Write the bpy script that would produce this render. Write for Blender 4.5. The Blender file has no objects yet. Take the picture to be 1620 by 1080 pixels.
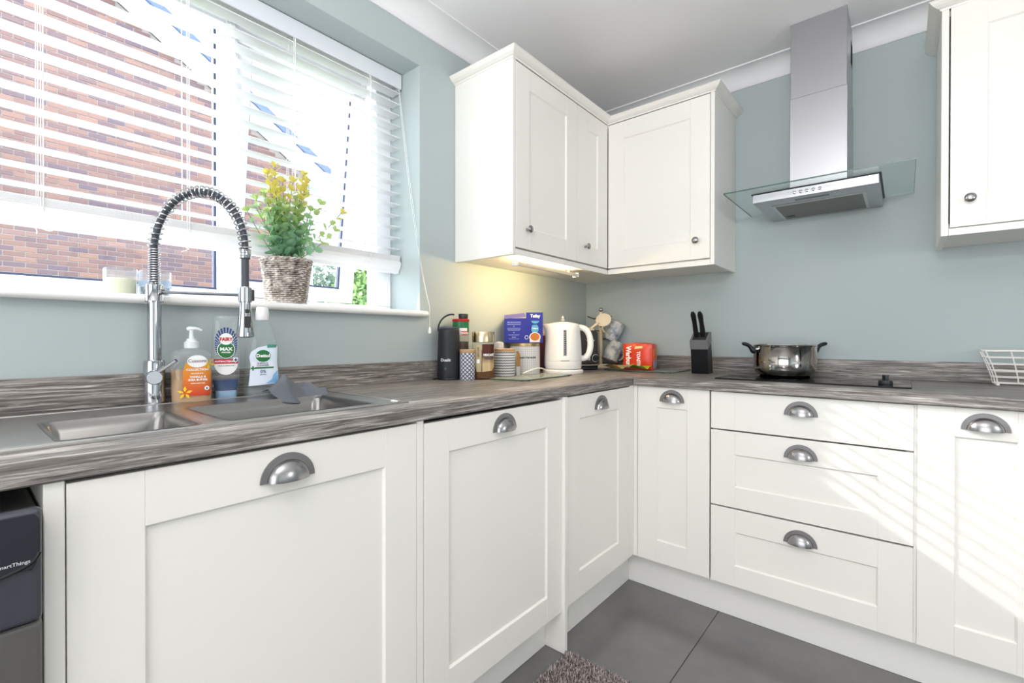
import bpy, bmesh, math, random
from math import sin, cos, pi, radians
from mathutils import Vector, Matrix
random.seed(7)
C = bpy.context.scene.collection
SC = bpy.context.scene

# ------------------------------------------------------------------ camera
YAW, PITCH, ROLL = 0.6957, -0.0051, 0.0007
fw = Vector((-sin(YAW)*cos(PITCH), cos(YAW)*cos(PITCH), sin(PITCH)))
rt = Vector((cos(YAW), sin(YAW), 0)); up = rt.cross(fw)
rt, up = rt*cos(ROLL)+up*sin(ROLL), up*cos(ROLL)-rt*sin(ROLL)
cam_d = bpy.data.cameras.new('camera'); cam_d.sensor_width = 36; cam_d.lens = 36*743.2/1620
cam_d.clip_start = 0.02; cam_d.clip_end = 300
cam = bpy.data.objects.new('camera', cam_d); C.objects.link(cam)
M = Matrix((rt, up, -fw)).transposed().to_4x4(); M.translation = (1.4623, -2.4445, 1.0707)
cam.matrix_world = M; SC.camera = cam
CAM = Vector((1.4623, -2.4445, 1.0707))

# ------------------------------------------------------------------ world, sun, lights, exposure
SC.view_settings.view_transform = 'Standard'; SC.view_settings.look = 'None'
SC.view_settings.gamma = 1; SC.view_settings.use_curve_mapping = False
SC.view_settings.exposure = 0.15
w = bpy.data.worlds.new('world'); SC.world = w; w.use_nodes = True
bg = w.node_tree.nodes['Background']; bg.inputs[0].default_value = (0.80, 0.90, 1.0, 1); bg.inputs[1].default_value = 7.2
sd = bpy.data.lights.new('sun', 'SUN'); sd.energy = 6.0; sd.angle = radians(.95); sd.color = (1, .97, .92)
sun = bpy.data.objects.new('sun', sd); C.objects.link(sun)
sun.rotation_euler = Vector((1, .56, -.615)).to_track_quat('-Z', 'Y').to_euler(); sun.location = (-6, -4, 5)
def area(name, loc, target, sx, sy, power, col=(1, 1, 1)):
    l = bpy.data.lights.new(name, 'AREA'); l.shape = 'RECTANGLE'; l.size = sx; l.size_y = sy; l.energy = power; l.color = col
    o = bpy.data.objects.new(name, l); C.objects.link(o); o.location = loc
    o.rotation_euler = (Vector(target)-Vector(loc)).to_track_quat('-Z', 'Y').to_euler(); return o
area('added_rear_fill', (1.7, -4.72, 1.15), (1.7, 0, 1.15), 2.6, 2.0, 46, (.99, .99, 1))  # added fill panel behind the camera; the wall there has no opening
area('added_side_fill', (3.52, -2.6, 1.3), (0, -2.2, 1.2), 1.8, 1.3, 4, (.99, .99, 1))  # weak fill added on the right, in front of a solid wall
pl_ = bpy.data.lights.new('added_point_fill', 'POINT'); pl_.energy = 20; pl_.color = (1, .97, .95); pl_.shadow_soft_size = .16
po_ = bpy.data.objects.new('added_point_fill', pl_); C.objects.link(po_); po_.location = (2.9, -1.5, 1.35)  # unseen point fill, added to brighten the doors that face the room
area('added_ceiling_fill', (1.5, -3.1, 1.75), (1.3, -2.5, 3.5), .35, .35, 36, (1, .98, .97))  # fill added out of view and aimed upward to brighten the ceiling

# ------------------------------------------------------------------ materials
def lin(c):
    return tuple((v/12.92 if v <= .04045 else ((v+.055)/1.055)**2.4) for v in c)
def rgb(r, g, b): return lin((r/255, g/255, b/255))+(1,)
def mat(name, col, rough=.5, metal=0, **k):
    m = bpy.data.materials.new(name); m.use_nodes = True; b = m.node_tree.nodes['Principled BSDF']
    b.inputs['Base Color'].default_value = col; b.inputs['Roughness'].default_value = rough; b.inputs['Metallic'].default_value = metal
    for kk, v in k.items(): b.inputs[kk.replace('_', ' ')].default_value = v
    return m
def nd(m, t, **k):
    n = m.node_tree.nodes.new(t)
    for a, v in k.items(): setattr(n, a, v)
    return n
def lk(m, a, b): m.node_tree.links.new(a, b)
def bsdf(m): return m.node_tree.nodes['Principled BSDF']
def bump(m, scale, strength, dist=.001, vec=(1, 1, 1), detail=4):
    tc = nd(m, 'ShaderNodeTexCoord'); mp = nd(m, 'ShaderNodeMapping'); mp.inputs['Scale'].default_value = vec
    n = nd(m, 'ShaderNodeTexNoise'); n.inputs['Scale'].default_value = scale; n.inputs['Detail'].default_value = detail
    b = nd(m, 'ShaderNodeBump'); b.inputs['Strength'].default_value = strength; b.inputs['Distance'].default_value = dist
    lk(m, tc.outputs['Object'], mp.inputs[0]); lk(m, mp.outputs[0], n.inputs['Vector']); lk(m, n.outputs['Fac'], b.inputs['Height']); lk(m, b.outputs[0], bsdf(m).inputs['Normal'])
    return n
def noisecol(m, scale, c1, c2, lo=.3, hi=.7, vec=(1, 1, 1), detail=4, coord='Object', rough=.6):
    tc = nd(m, 'ShaderNodeTexCoord'); mp = nd(m, 'ShaderNodeMapping'); mp.inputs['Scale'].default_value = vec
    n = nd(m, 'ShaderNodeTexNoise'); n.inputs['Scale'].default_value = scale; n.inputs['Detail'].default_value = detail; n.inputs['Roughness'].default_value = rough
    r = nd(m, 'ShaderNodeValToRGB'); r.color_ramp.elements[0].position = lo; r.color_ramp.elements[0].color = c1
    r.color_ramp.elements[1].position = hi; r.color_ramp.elements[1].color = c2
    lk(m, tc.outputs[coord], mp.inputs[0]); lk(m, mp.outputs[0], n.inputs['Vector']); lk(m, n.outputs['Fac'], r.inputs[0]); lk(m, r.outputs[0], bsdf(m).inputs['Base Color'])
    return r
wall_m = mat('sage_wall_paint', rgb(177, 188, 189), .75); bump(wall_m, 300, .08)
ceil_m = mat('white_ceiling_paint', rgb(243, 242, 243), .9); bump(ceil_m, 60, .1)
cove_m = mat('white_coving', rgb(236, 236, 238), .7)
cab_m = mat('ivory_foil', rgb(242, 239, 233), .32); bump(cab_m, 40, .03, vec=(8, 8, 1))
cab_side = mat('ivory_carcass', rgb(240, 238, 233), .4)
dark_gap = mat('dark_gap', rgb(25, 22, 20), .9)
plinth_m = mat('ivory_plinth', rgb(238, 236, 232), .4)
upvc = mat('white_upvc', rgb(246, 247, 250), .3)
sill_m = mat('gloss_white_sill', rgb(246, 245, 243), .25)
def slat_mat():
    m = mat('white_slat', rgb(246, 246, 248), .45)
    t = nd(m, 'ShaderNodeBsdfTranslucent'); t.inputs[0].default_value = (.9, .9, .93, 1); mx = nd(m, 'ShaderNodeMixShader'); mx.inputs[0].default_value = .12
    lk(m, bsdf(m).outputs[0], mx.inputs[1]); lk(m, t.outputs[0], mx.inputs[2]); lk(m, mx.outputs[0], m.node_tree.nodes['Material Output'].inputs[0]); return m
slat_m = slat_mat()
cord_m = mat('white_cord', rgb(240, 240, 240), .7)
valance_m = mat('white_valance', rgb(226, 230, 236), .45)
chrome = mat('chrome', (.50, .51, .54, 1), .05, 1)
steel = mat('brushed_steel', (.50, .49, .48, 1), .3, 1); bump(steel, 90, .05, vec=(1, 14, 1))
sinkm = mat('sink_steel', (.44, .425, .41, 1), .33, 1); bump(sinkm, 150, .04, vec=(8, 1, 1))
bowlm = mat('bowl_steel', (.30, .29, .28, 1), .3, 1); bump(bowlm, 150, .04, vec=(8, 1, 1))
hoodm = mat('hood_steel', (.50, .50, .53, 1), .34, 1); bump(hoodm, 60, .05, vec=(1, 1, 14))
polished = mat('polished_steel', (.70, .67, .64, 1), .08, 1)
pewter = mat('pewter', (.36, .352, .355, 1), .27, 1)
pewter2 = mat('pewter_rim', (.24, .23, .235, 1), .5, .6)
black = mat('black_plastic', rgb(22, 22, 25), .35)
matblack = mat('matt_black', rgb(27, 29, 36), .5)
blackglass = mat('black_glass', rgb(10, 10, 12), .05)
rubber = mat('grey_hose', rgb(70, 74, 82), .5)
white_pl = mat('white_plastic', rgb(244, 243, 240), .3)
cream = mat('cream_wood', rgb(228, 213, 184), .5)
def glassy(name, tint, fac=.12, rough=.02, alpha=None):
    m = bpy.data.materials.new(name); m.use_nodes = True; nt = m.node_tree; nt.nodes.remove(bsdf(m))
    t = nd(m, 'ShaderNodeBsdfTransparent'); t.inputs[0].default_value = tint
    g = nd(m, 'ShaderNodeBsdfGlossy'); g.inputs['Roughness'].default_value = rough
    lw = nd(m, 'ShaderNodeLayerWeight'); lw.inputs[0].default_value = .35
    pw = nd(m, 'ShaderNodeMath', operation='POWER'); pw.inputs[1].default_value = 3.0; lk(m, lw.outputs['Facing'], pw.inputs[0])
    f = nd(m, 'ShaderNodeMath', operation='MULTIPLY_ADD'); f.inputs[1].default_value = .55; f.inputs[2].default_value = .035; lk(m, pw.outputs[0], f.inputs[0])
    mx = nd(m, 'ShaderNodeMixShader'); lk(m, f.outputs[0], mx.inputs[0]); lk(m, t.outputs[0], mx.inputs[1]); lk(m, g.outputs[0], mx.inputs[2])
    out = mx
    if alpha:
        d = nd(m, 'ShaderNodeBsdfDiffuse'); d.inputs[0].default_value = alpha[0]; m2 = nd(m, 'ShaderNodeMixShader'); m2.inputs[0].default_value = alpha[1]
        lk(m, mx.outputs[0], m2.inputs[1]); lk(m, d.outputs[0], m2.inputs[2]); out = m2
    lk(m, out.outputs[0], nt.nodes['Material Output'].inputs[0]); return m
pane_m = glassy('window_glass', (.97, .98, .98, 1))
bottle_m = glassy('clear_bottle', (.975, .985, .985, 1), alpha=((.75, .8, .81, 1), .07))
hoodglass_m = glassy('green_tint_glass', (.93, .97, .955, 1))
boardglass_m = glassy('board_glass', (.93, .97, .95, 1), alpha=(rgb(196, 206, 202), .30))
glassedge_m = mat('glass_edge', rgb(60, 92, 84), .1)
def wood(name, vec):
    m = mat(name, rgb(140, 130, 122), .38)
    tc = nd(m, 'ShaderNodeTexCoord'); mp = nd(m, 'ShaderNodeMapping'); mp.inputs['Scale'].default_value = vec
    lk(m, tc.outputs['Object'], mp.inputs[0])
    a = nd(m, 'ShaderNodeTexNoise'); a.inputs['Scale'].default_value = 3.0; a.inputs['Detail'].default_value = 9; a.inputs['Roughness'].default_value = .72; a.inputs['Distortion'].default_value = .9
    b = nd(m, 'ShaderNodeTexNoise'); b.inputs['Scale'].default_value = .55; b.inputs['Detail'].default_value = 4; b.inputs['Distortion'].default_value = 1.4
    lk(m, mp.outputs[0], a.inputs['Vector']); lk(m, mp.outputs[0], b.inputs['Vector'])
    r = nd(m, 'ShaderNodeValToRGB'); e = r.color_ramp.elements
    e[0].position = .36; e[0].color = rgb(70, 67, 66); e[1].position = .68; e[1].color = rgb(214, 210, 207)
    k = r.color_ramp.elements.new(.5); k.color = rgb(132, 126, 122)
    lk(m, a.outputs['Fac'], r.inputs[0])
    r2 = nd(m, 'ShaderNodeValToRGB'); r2.color_ramp.elements[0].position = .35; r2.color_ramp.elements[0].color = (.72, .70, .69, 1); r2.color_ramp.elements[1].position = .65; r2.color_ramp.elements[1].color = (1.12, 1.10, 1.08, 1)
    lk(m, b.outputs['Fac'], r2.inputs[0])
    mx = nd(m, 'ShaderNodeMix', data_type='RGBA', blend_type='MULTIPLY'); mx.inputs[0].default_value = 1
    lk(m, r.outputs[0], mx.inputs[6]); lk(m, r2.outputs[0], mx.inputs[7]); lk(m, mx.outputs[2], bsdf(m).inputs['Base Color'])
    bp = nd(m, 'ShaderNodeBump'); bp.inputs['Strength'].default_value = .5; bp.inputs['Distance'].default_value = .0015
    lk(m, a.outputs['Fac'], bp.inputs['Height']); lk(m, bp.outputs[0], bsdf(m).inputs['Normal']); return m
wood_y = wood('grey_oak_along_window', (60, 2.2, 60)); wood_x = wood('grey_oak_along_hob', (2.2, 60, 60))
tile_m = mat('dark_grey_tile', rgb(98, 97, 98), .16); noisecol(tile_m, 3, rgb(108, 107, 107), rgb(122, 121, 121), .3, .7, detail=6)
grout_m = mat('dark_grout', rgb(58, 56, 55), .9)

# ------------------------------------------------------------------ helpers
def obj(name, bm, m, parent=None, loc=None, rotz=None, smooth=False, label=None):
    me = bpy.data.meshes.new(name)
    if smooth:
        for f in bm.faces: f.smooth = True
    bm.normal_update(); bm.to_mesh(me); bm.free()
    for x in (m if isinstance(m, (list, tuple)) else [m]): me.materials.append(x)
    if smooth:
        try: me.set_sharp_from_angle(angle=radians(38))
        except Exception: pass
    o = bpy.data.objects.new(name, me); C.objects.link(o)
    if parent: o.parent = parent
    if loc: o.location = loc
    if rotz is not None: o.rotation_euler = (0, 0, rotz)
    if label: o['label'] = label
    return o
def thing(name, label, cat, loc=(0, 0, 0), rotz=0, group=None):
    o = bpy.data.objects.new(name, None); C.objects.link(o); o.empty_display_size = .05
    o.location = loc; o.rotation_euler = (0, 0, rotz); return tag(o, label, cat, group)
def tag(o, label, cat, group=None):
    o['label'] = label; o['category'] = cat
    if group: o['group'] = group
    return o
def struct(o, label=None):
    o['kind'] = 'structure'
    if label: o['label'] = label
    return o
def sempty(name, label, loc=(0, 0, 0)):
    o = bpy.data.objects.new(name, None); C.objects.link(o); o.location = loc; return struct(o, label)
def B(bm, x0, x1, y0, y1, z0, z1, bev=0, seg=1, mi=0, rot=None):
    t = bmesh.new()
    vs = [t.verts.new((x, y, z)) for x in (x0, x1) for y in (y0, y1) for z in (z0, z1)]
    for f in ((0, 1, 3, 2), (4, 6, 7, 5), (0, 4, 5, 1), (2, 3, 7, 6), (0, 2, 6, 4), (1, 5, 7, 3)): t.faces.new([vs[i] for i in f])
    bmesh.ops.recalc_face_normals(t, faces=t.faces)
    if bev: bmesh.ops.bevel(t, geom=list(t.edges), offset=bev, segments=seg, affect='EDGES', profile=.6)
    for f in t.faces: f.material_index = mi
    if rot: bmesh.ops.transform(t, matrix=rot, verts=t.verts)
    merge(bm, t); return bm
def merge(bm, t):
    me = bpy.data.meshes.new('tmp'); t.to_mesh(me); t.free(); bm.from_mesh(me); bpy.data.meshes.remove(me)
def box(*a, **k): return B(bmesh.new(), *a, **k)
def lathe(prof, n=32, bm=None, sx=1, sy=1, cx=0, cy=0, mi=0, a0=0, a1=2*pi, cap=True):
    bm = bm or bmesh.new(); rings = []; full = abs(a1-a0-2*pi) < 1e-6
    for r, z in prof:
        if r < 1e-6: rings.append([bm.verts.new((cx, cy, z))])
        else: rings.append([bm.verts.new((cx+r*sx*cos(a0+(a1-a0)*i/(n if full else n-1)), cy+r*sy*sin(a0+(a1-a0)*i/(n if full else n-1)), z)) for i in range(n)])
    for a, b in zip(rings, rings[1:]):
        k = n if full else n-1
        for i in range(k):
            j = (i+1) % n
            if len(a) == 1 and len(b) == 1: continue
            if len(a) == 1: f = bm.faces.new((a[0], b[j], b[i]))
            elif len(b) == 1: f = bm.faces.new((a[i], a[j], b[0]))
            else: f = bm.faces.new((a[i], a[j], b[j], b[i]))
            f.material_index = mi
    return bm
def tube(pts, r, n=8, bm=None, closed=False, mi=0, caps=True):
    bm = bm or bmesh.new(); pts = [Vector(p) for p in pts]; N = len(pts); rings = []
    rr = r if isinstance(r, (list, tuple)) else [r]*N
    t0 = (pts[1]-pts[0]).normalized(); u = t0.orthogonal().normalized()
    for i, p in enumerate(pts):
        if closed: t = (pts[(i+1) % N]-pts[i-1]).normalized()
        else: t = (pts[min(i+1, N-1)]-pts[max(i-1, 0)]).normalized()
        u = (u-t*u.dot(t)); u = u.normalized() if u.length > 1e-6 else t.orthogonal().normalized(); v = t.cross(u)
        rings.append([bm.verts.new(p+(u*cos(2*pi*k/n)+v*sin(2*pi*k/n))*rr[i]) for k in range(n)])
    for i in range(N if closed else N-1):
        a, b = rings[i], rings[(i+1) % N]
        for k in range(n):
            f = bm.faces.new((a[k], a[(k+1) % n], b[(k+1) % n], b[k])); f.material_index = mi
    if caps and not closed:
        for g in (rings[0][::-1], rings[-1]):
            f = bm.faces.new(g); f.material_index = mi
    return bm
def prism(poly, h0, h1, axis='z', bm=None, mi=0, bev=0):
    """extrude a 2D polygon; axis z: (x,y); axis y: (x,z); axis x: (y,z)"""
    t = bmesh.new()
    def P(a, b, h): return {'z': (a, b, h), 'y': (a, h, b), 'x': (h, a, b)}[axis]
    A = [t.verts.new(P(a, b, h0)) for a, b in poly]; Bv = [t.verts.new(P(a, b, h1)) for a, b in poly]
    t.faces.new(A); t.faces.new(Bv[::-1]); n = len(poly)
    for i in range(n): t.faces.new((A[i], Bv[i], Bv[(i+1) % n], A[(i+1) % n]))
    bmesh.ops.recalc_face_normals(t, faces=t.faces)
    if bev: bmesh.ops.bevel(t, geom=[e for e in t.edges], offset=bev, segments=2, affect='EDGES')
    for f in t.faces: f.material_index = mi
    if bm is None: return t
    merge(bm, t); return bm
def bez(p, n=16):
    p = [Vector(x) for x in p]; out = []
    for i in range(n+1):
        t = i/n; q = list(p)
        while len(q) > 1: q = [a.lerp(b, t) for a, b in zip(q, q[1:])]
        out.append(q[0])
    return out
def rrect(x0, x1, z0, z1, r, n=4):
    o = []
    for cx, cz, a in ((x1-r, z1-r, 0), (x0+r, z1-r, 90), (x0+r, z0+r, 180), (x1-r, z0+r, 270)):
        for i in range(n+1): b = radians(a+90*i/n); o.append((cx+r*cos(b), cz+r*sin(b)))
    return o
def ell(cx, cz, a, b, n=28): return [(cx+a*cos(2*pi*i/n), cz+b*sin(2*pi*i/n)) for i in range(n)]
def cam_rot(x, y): d = CAM-Vector((x, y, 0)); return math.atan2(d.x, -d.y)
_tc = {}
def textbm(s, size, bold=0, sx=1, spacing=1):
    cu = bpy.data.curves.new('t', 'FONT'); cu.body = s; cu.size = size; cu.align_x = 'CENTER'; cu.align_y = 'CENTER'; cu.offset = bold; cu.resolution_u = 2; cu.space_character = spacing
    o = bpy.data.objects.new('t', cu); C.objects.link(o); bpy.context.view_layer.update()
    me = bpy.data.meshes.new_from_object(o.evaluated_get(bpy.context.evaluated_depsgraph_get()))
    bm = bmesh.new(); bm.from_mesh(me); bpy.data.objects.remove(o); bpy.data.curves.remove(cu); bpy.data.meshes.remove(me)
    for v in bm.verts: v.co = Vector((v.co.x*sx, 0, v.co.y))
    return bm
def polybm(poly):
    bm = bmesh.new(); bm.faces.new([bm.verts.new((a, 0, b)) for a, b in poly]); return bm
def decal(name, bm, surf, m, parent, at=(0, 0), off=.0004, rot=0, step=.006):
    """lay flat print (x,z) on a surface y=surf(x,z)"""
    if rot: bmesh.ops.transform(bm, matrix=Matrix.Rotation(rot, 4, 'Y'), verts=bm.verts)
    for v in bm.verts: v.co.x += at[0]; v.co.z += at[1]
    xs = [v.co.x for v in bm.verts]; x = min(xs)+step
    while x < max(xs):
        bmesh.ops.bisect_plane(bm, geom=bm.verts[:]+bm.edges[:]+bm.faces[:], plane_co=(x, 0, 0), plane_no=(1, 0, 0)); x += step
    zs = [v.co.z for v in bm.verts]; z = min(zs)+step*2
    while z < max(zs):
        bmesh.ops.bisect_plane(bm, geom=bm.verts[:]+bm.edges[:]+bm.faces[:], plane_co=(0, 0, z), plane_no=(0, 0, 1)); z += step*2
    for v in bm.verts: v.co.y = surf(v.co.x, v.co.z)-off
    bmesh.ops.triangulate(bm, faces=bm.faces[:])
    for f in bm.faces:
        f.normal_update()
        if f.normal.y > 0: f.normal_flip()
    return obj(name, bm, m, parent)
def bars(widths, h, gap=.0012):
    """a line of print too small to read: one block per word"""
    b = bmesh.new(); x = -(sum(widths)+gap*(len(widths)-1))/2
    for w_ in widths: b.faces.new([b.verts.new((p, 0, q)) for p, q in ((x, -h/2), (x+w_, -h/2), (x+w_, h/2), (x, h/2))]); x += w_+gap
    return b
def cyl_surf(r): return lambda x, z: -math.sqrt(max(r*r-x*x, 1e-8))
def ell_surf(prof):   # prof: list of (z, rx, ry)
    def f(x, z):
        p = prof[0]
        for a, b in zip(prof, prof[1:]):
            if a[0] <= z <= b[0]:
                t = (z-a[0])/(b[0]-a[0]+1e-9); rx = a[1]+(b[1]-a[1])*t; ry = a[2]+(b[2]-a[2])*t; break
        else: rx, ry = prof[-1][1:]
        return -ry*max(1-min(abs(x)/rx, .999)**3, 0)**(1/3)
    return f
def loft(prof, n=32, bm=None, p=3, cap0=True, cap1=True):
    """superellipse sections (z,rx,ry)"""
    bm = bm or bmesh.new(); rings = []
    for z, rx, ry in prof:
        rings.append([bm.verts.new((rx*math.copysign(abs(cos(t))**(2/p), cos(t)), ry*math.copysign(abs(sin(t))**(2/p), sin(t)), z)) for t in [2*pi*i/n for i in range(n)]])
    for a, b in zip(rings, rings[1:]):
        for i in range(n): bm.faces.new((a[i], a[(i+1) % n], b[(i+1) % n], b[i]))
    if cap0: bm.faces.new(rings[0][::-1])
    if cap1: bm.faces.new(rings[-1])
    return bm

# ------------------------------------------------------------------ dimensions
XW = .5766; XD = .5694; YD = -.5579; WT = .91; TH = .035
CEIL = 2.345; RX = 3.6; RY = -4.8
W_Y0, W_Y1, W_Z0, W_Z1 = -3.06, -1.259, 1.158, 2.143   # window opening

# ------------------------------------------------------------------ setting
fl = sempty('floor', 'large dark grey polished floor tiles with thin grout joints')
obj('grout_bed', box(0, RX, RY, 0, -.06, -.002), grout_m, fl)
tile_bm = box(.0009, .5991, .0009, 1.1991, -.012, 0, bev=.0012); tile0 = None
for i in range(-1, 6):
    for j in range(-4, 1):
        x0 = .305+.6*(i-1)+.0; y0 = -.42+1.2*(j-0) if i % 2 else -1.02+1.2*j
        xa, xb, ya, yb = max(x0, 0), min(x0+.6, RX), max(y0, RY), min(y0+1.2, 0)
        if xb-xa < .02 or yb-ya < .02: continue
        obj('tile', box(xa+.0012, xb-.0012, ya+.0012, yb-.0012, -.012, 0, bev=.001), tile_m, fl)
# window wall with opening and deep reveal
wl = box(-.30, 0, RY-.1, .30, -.1, CEIL+.15) if False else bmesh.new()
B(wl, -.30, 0, RY-.1, W_Y0, -.1, CEIL+.15); B(wl, -.30, 0, W_Y1, .30, -.1, CEIL+.15)
B(wl, -.30, 0, W_Y0, W_Y1, -.1, W_Z0-.0); B(wl, -.30, 0, W_Y0, W_Y1, W_Z1, CEIL+.15)
struct(obj('wall_left', wl, wall_m), 'sage green painted wall with the deep window recess')
struct(obj('wall_back', box(0, RX+.1, 0, .30, -.1, CEIL+.15), wall_m), 'sage green painted wall behind the hob and hood')
wr = bmesh.new(); B(wr, RX, RX+.1, RY-.1, 0, -.1, CEIL+.15)
struct(obj('wall_right', wr, wall_m), 'plain sage green wall opposite the window')
struct(obj('wall_front', box(0, RX, RY-.1, RY, -.1, CEIL+.15), wall_m), 'plain sage green wall at the far end of the room')
struct(obj('ceiling', box(0, RX, RY, 0, CEIL, CEIL+.15), ceil_m), 'smooth white ceiling')
def cove_poly(): # (d from wall, z)
    o = [(0, CEIL-.075), (.006, CEIL-.075)]
    for i in range(9):
        a = radians(90*i/8); o.append((.080-.068*cos(a)-.0, CEIL-.068+.062*sin(a)))
    o += [(.086, CEIL-.006), (.086, CEIL), (0, CEIL)]; return o
cp = cove_poly()
struct(obj('trim_1', prism([(a, b) for a, b in cp], RY, -.0, 'y', mi=0), cove_m, smooth=True), 'white coving above the window wall')
struct(obj('trim_2', prism([(-a, b) for a, b in cp], 0, RX, 'x'), cove_m, smooth=True), 'white coving above the hob wall')

# window
FX = -.187
win = sempty('window_1', 'white plastic framed window in three lights with an open top-hung sash')
def frame_rect(name, y0, y1, z0, z1, wdt, x0, x1, parent, m=upvc, bev=.004):
    bm = bmesh.new()
    B(bm, x0, x1, y0, y1, z0, z0+wdt, bev=bev, seg=2); B(bm, x0, x1, y0, y1, z1-wdt, z1, bev=bev, seg=2)
    B(bm, x0, x1, y0, y0+wdt, z0+wdt, z1-wdt, bev=bev, seg=2); B(bm, x0, x1, y1-wdt, y1, z0+wdt, z1-wdt, bev=bev, seg=2)
    return obj(name, bm, m, parent)
zs0, zs1 = 1.181, W_Z1-.001
fb = bmesh.new(); B(fb, FX-.07, FX, W_Y0+.001, W_Y1-.001, zs0, zs0+.024, bev=.003, seg=2); B(fb, FX-.07, FX, W_Y0+.001, W_Y1-.001, zs1-.05, zs1, bev=.004, seg=2)
B(fb, FX-.07, FX, W_Y0+.001, W_Y0+.07, zs0+.024, zs1-.05, bev=.004, seg=2); B(fb, FX-.07, FX, W_Y1-.071, W_Y1-.001, zs0+.024, zs1-.05, bev=.004, seg=2)
obj('frame', fb, upvc, win)
for ya, yb in ((-1.877, -1.846), (-2.640, -2.610)):
    obj('mullion', box(FX-.069, FX-.001, ya, yb, zs0+.024, zs1-.05, bev=.004, seg=2), upvc, win)
    obj('mullion_bead', box(FX-.001, FX+.004, ya+.008, yb-.008, zs0+.024, zs1-.05, bev=.0015), upvc, win)
spacer_m = mat('dark_spacer', rgb(72, 80, 108), .5)
def light(y0, y1, z0, z1, name, parent, tilt=0, wd=.055):
    # local origin at top edge; sash/fixed glazing unit
    e = bpy.data.objects.new(name, None); C.objects.link(e); e.parent = parent; e.location = (FX-.012, 0, z1); h = z1-z0
    e.rotation_euler = (0, tilt, 0)
    frame_rect('sash_frame', y0, y1, -h, 0, wd, -.055, -.004, e)
    frame_rect('glazing_spacer', y0+wd-.002, y1-wd+.002, -h+wd-.002, -wd+.002, .009, -.038, -.022, e, m=spacer_m, bev=0)
    obj('glass_pane', box(-.032, -.028, y0+wd-.004, y1-wd+.004, -h+wd-.004, -wd+.004), pane_m, e)
light(-2.611, -1.8765, zs0+.0235, zs1-.0495, 'fixed_light', win, wd=.022)
light(-2.990, -2.639, zs0+.0235, zs1-.0495, 'side_sash', win)
light(-1.8465, -1.362, zs0+.030, zs1-.0495, 'open_sash', win, tilt=radians(7.2))
obj('sash_handle', prism(rrect(-.012, .012, -.03, .03, .011), 0, .012, 'x', bev=.002), upvc, win, loc=(FX+.0, -1.60, 1.205))
# sill board
sl = bmesh.new()
prof = [(-.190, 1.158), (.018, 1.158)]+[(.018+.012*sin(radians(a)), 1.1695-.0115*cos(radians(a))) for a in range(0, 181, 30)]+[(.018, 1.181), (-.190, 1.181)]
prism(prof, W_Y0-.02, -1.259, 'y', bm=sl)
prism([(p[0] if p[0] > 0 else .0005, p[1]) for p in prof], -1.2595, -1.238, 'y', bm=sl)
bmesh.ops.recalc_face_normals(sl, faces=sl.faces)
struct(obj('trim_3', sl, sill_m, smooth=True), 'glossy white window board with rounded nose')

# venetian blind
bl = thing('venetian_blind', 'white wooden slatted blind half lowered across the window', 'blind', (-.14, -2.15, 2.08))
BY0, BY1 = W_Y0+.012, W_Y1-.008
def slat_bm():
    bm = bmesh.new(); n = 6; top = []; bot = []
    for i in range(n+1):
        x = -.0245+.049*i/n; z = .0012*(1-(x/.0245)**2)
        top.append((x, z+.0028)); bot.append((x, z))
    prism(top+bot[::-1], BY0+2.15, BY1+2.15, 'y', bm=bm); return bm
s0 = obj('slat', slat_bm(), slat_m, bl, loc=(0, 0, 2.069-.0028-2.08), smooth=True)
def dupc(o, loc, name=None):
    c = o.copy(); C.objects.link(c); c.location = loc
    return c
for k in range(1, 15): dupc(s0, (0, 0, 2.069-.0028-.0452*k-2.08))
for k in range(7): dupc(s0, (0, 0, 1.4065-.0034*k-2.08-.002))
rail = [(-.025, 1.384), (.025, 1.384), (.027, 1.372), (.022, 1.360), (.014, 1.350), (.010, 1.338), (-.010, 1.338), (-.014, 1.350), (-.022, 1.360), (-.027, 1.372)]
obj('bottom_rail', prism([(a, b-2.08) for a, b in rail], BY0+2.15-.002, BY1+2.15+.004, 'y', bev=0), slat_m, bl)
vb = bmesh.new(); B(vb, .024, .033, BY0+2.15, BY1+2.15+.003, 2.081-2.08, 2.1405-2.08, bev=.002)
B(vb, -.045, .024, BY1+2.15-.006, BY1+2.15+.003, 2.081-2.08, 2.1405-2.08, bev=.002)
obj('valance', vb, valance_m, bl)
obj('head_rail', box(-.04, .02, BY0+2.15, BY1+2.15-.01, 2.095-2.08, 2.138-2.08, bev=.003), slat_m, bl)
for y in (-1.409, -1.700, -2.006, -2.304, -2.60, -2.90):
    cb = bmesh.new()
    for dx in (-.0262, .0262):
        tube([(dx, y+2.15, .02), (dx, y+2.15, 1.386-2.08)], .0009, 5, cb)
    for dy in (-.006, .006): tube([(.0, y+2.15+dy, .02), (0, y+2.15+dy, 1.40-2.08)], .0008, 5, cb)
    tube([(.0285, y+2.15+.004, .02), (.0285, y+2.15+.004, 1.375-2.08)], .0015, 5, cb)
    obj('ladder_cord', cb, cord_m, bl)
    rr = random.Random(int(y*100)); pts = [Vector((.034, y+2.15+.004, 1.372-2.08))]
    for k in range(9): pts.append(Vector((.034+rr.uniform(-.004, .008), y+2.15+rr.uniform(-.03, .022), 1.372-2.08-.007*k+rr.uniform(-.012, .008))))
    sm = []
    for i in range(len(pts)-2): sm += bez([(pts[i]+pts[i+1])/2, pts[i+1], (pts[i+1]+pts[i+2])/2], 5)[:-1]
    obj('cord_knot', tube(sm, .0011, 5), cord_m, bl)
pc = bmesh.new(); tube(bez([(.03, .876, 0), (.10, .882, -.45), (.142, .893, -.74), (.176, .912, -.885)], 10)+[Vector((.176, .911, -.975))], .0009, 5, pc)
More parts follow.
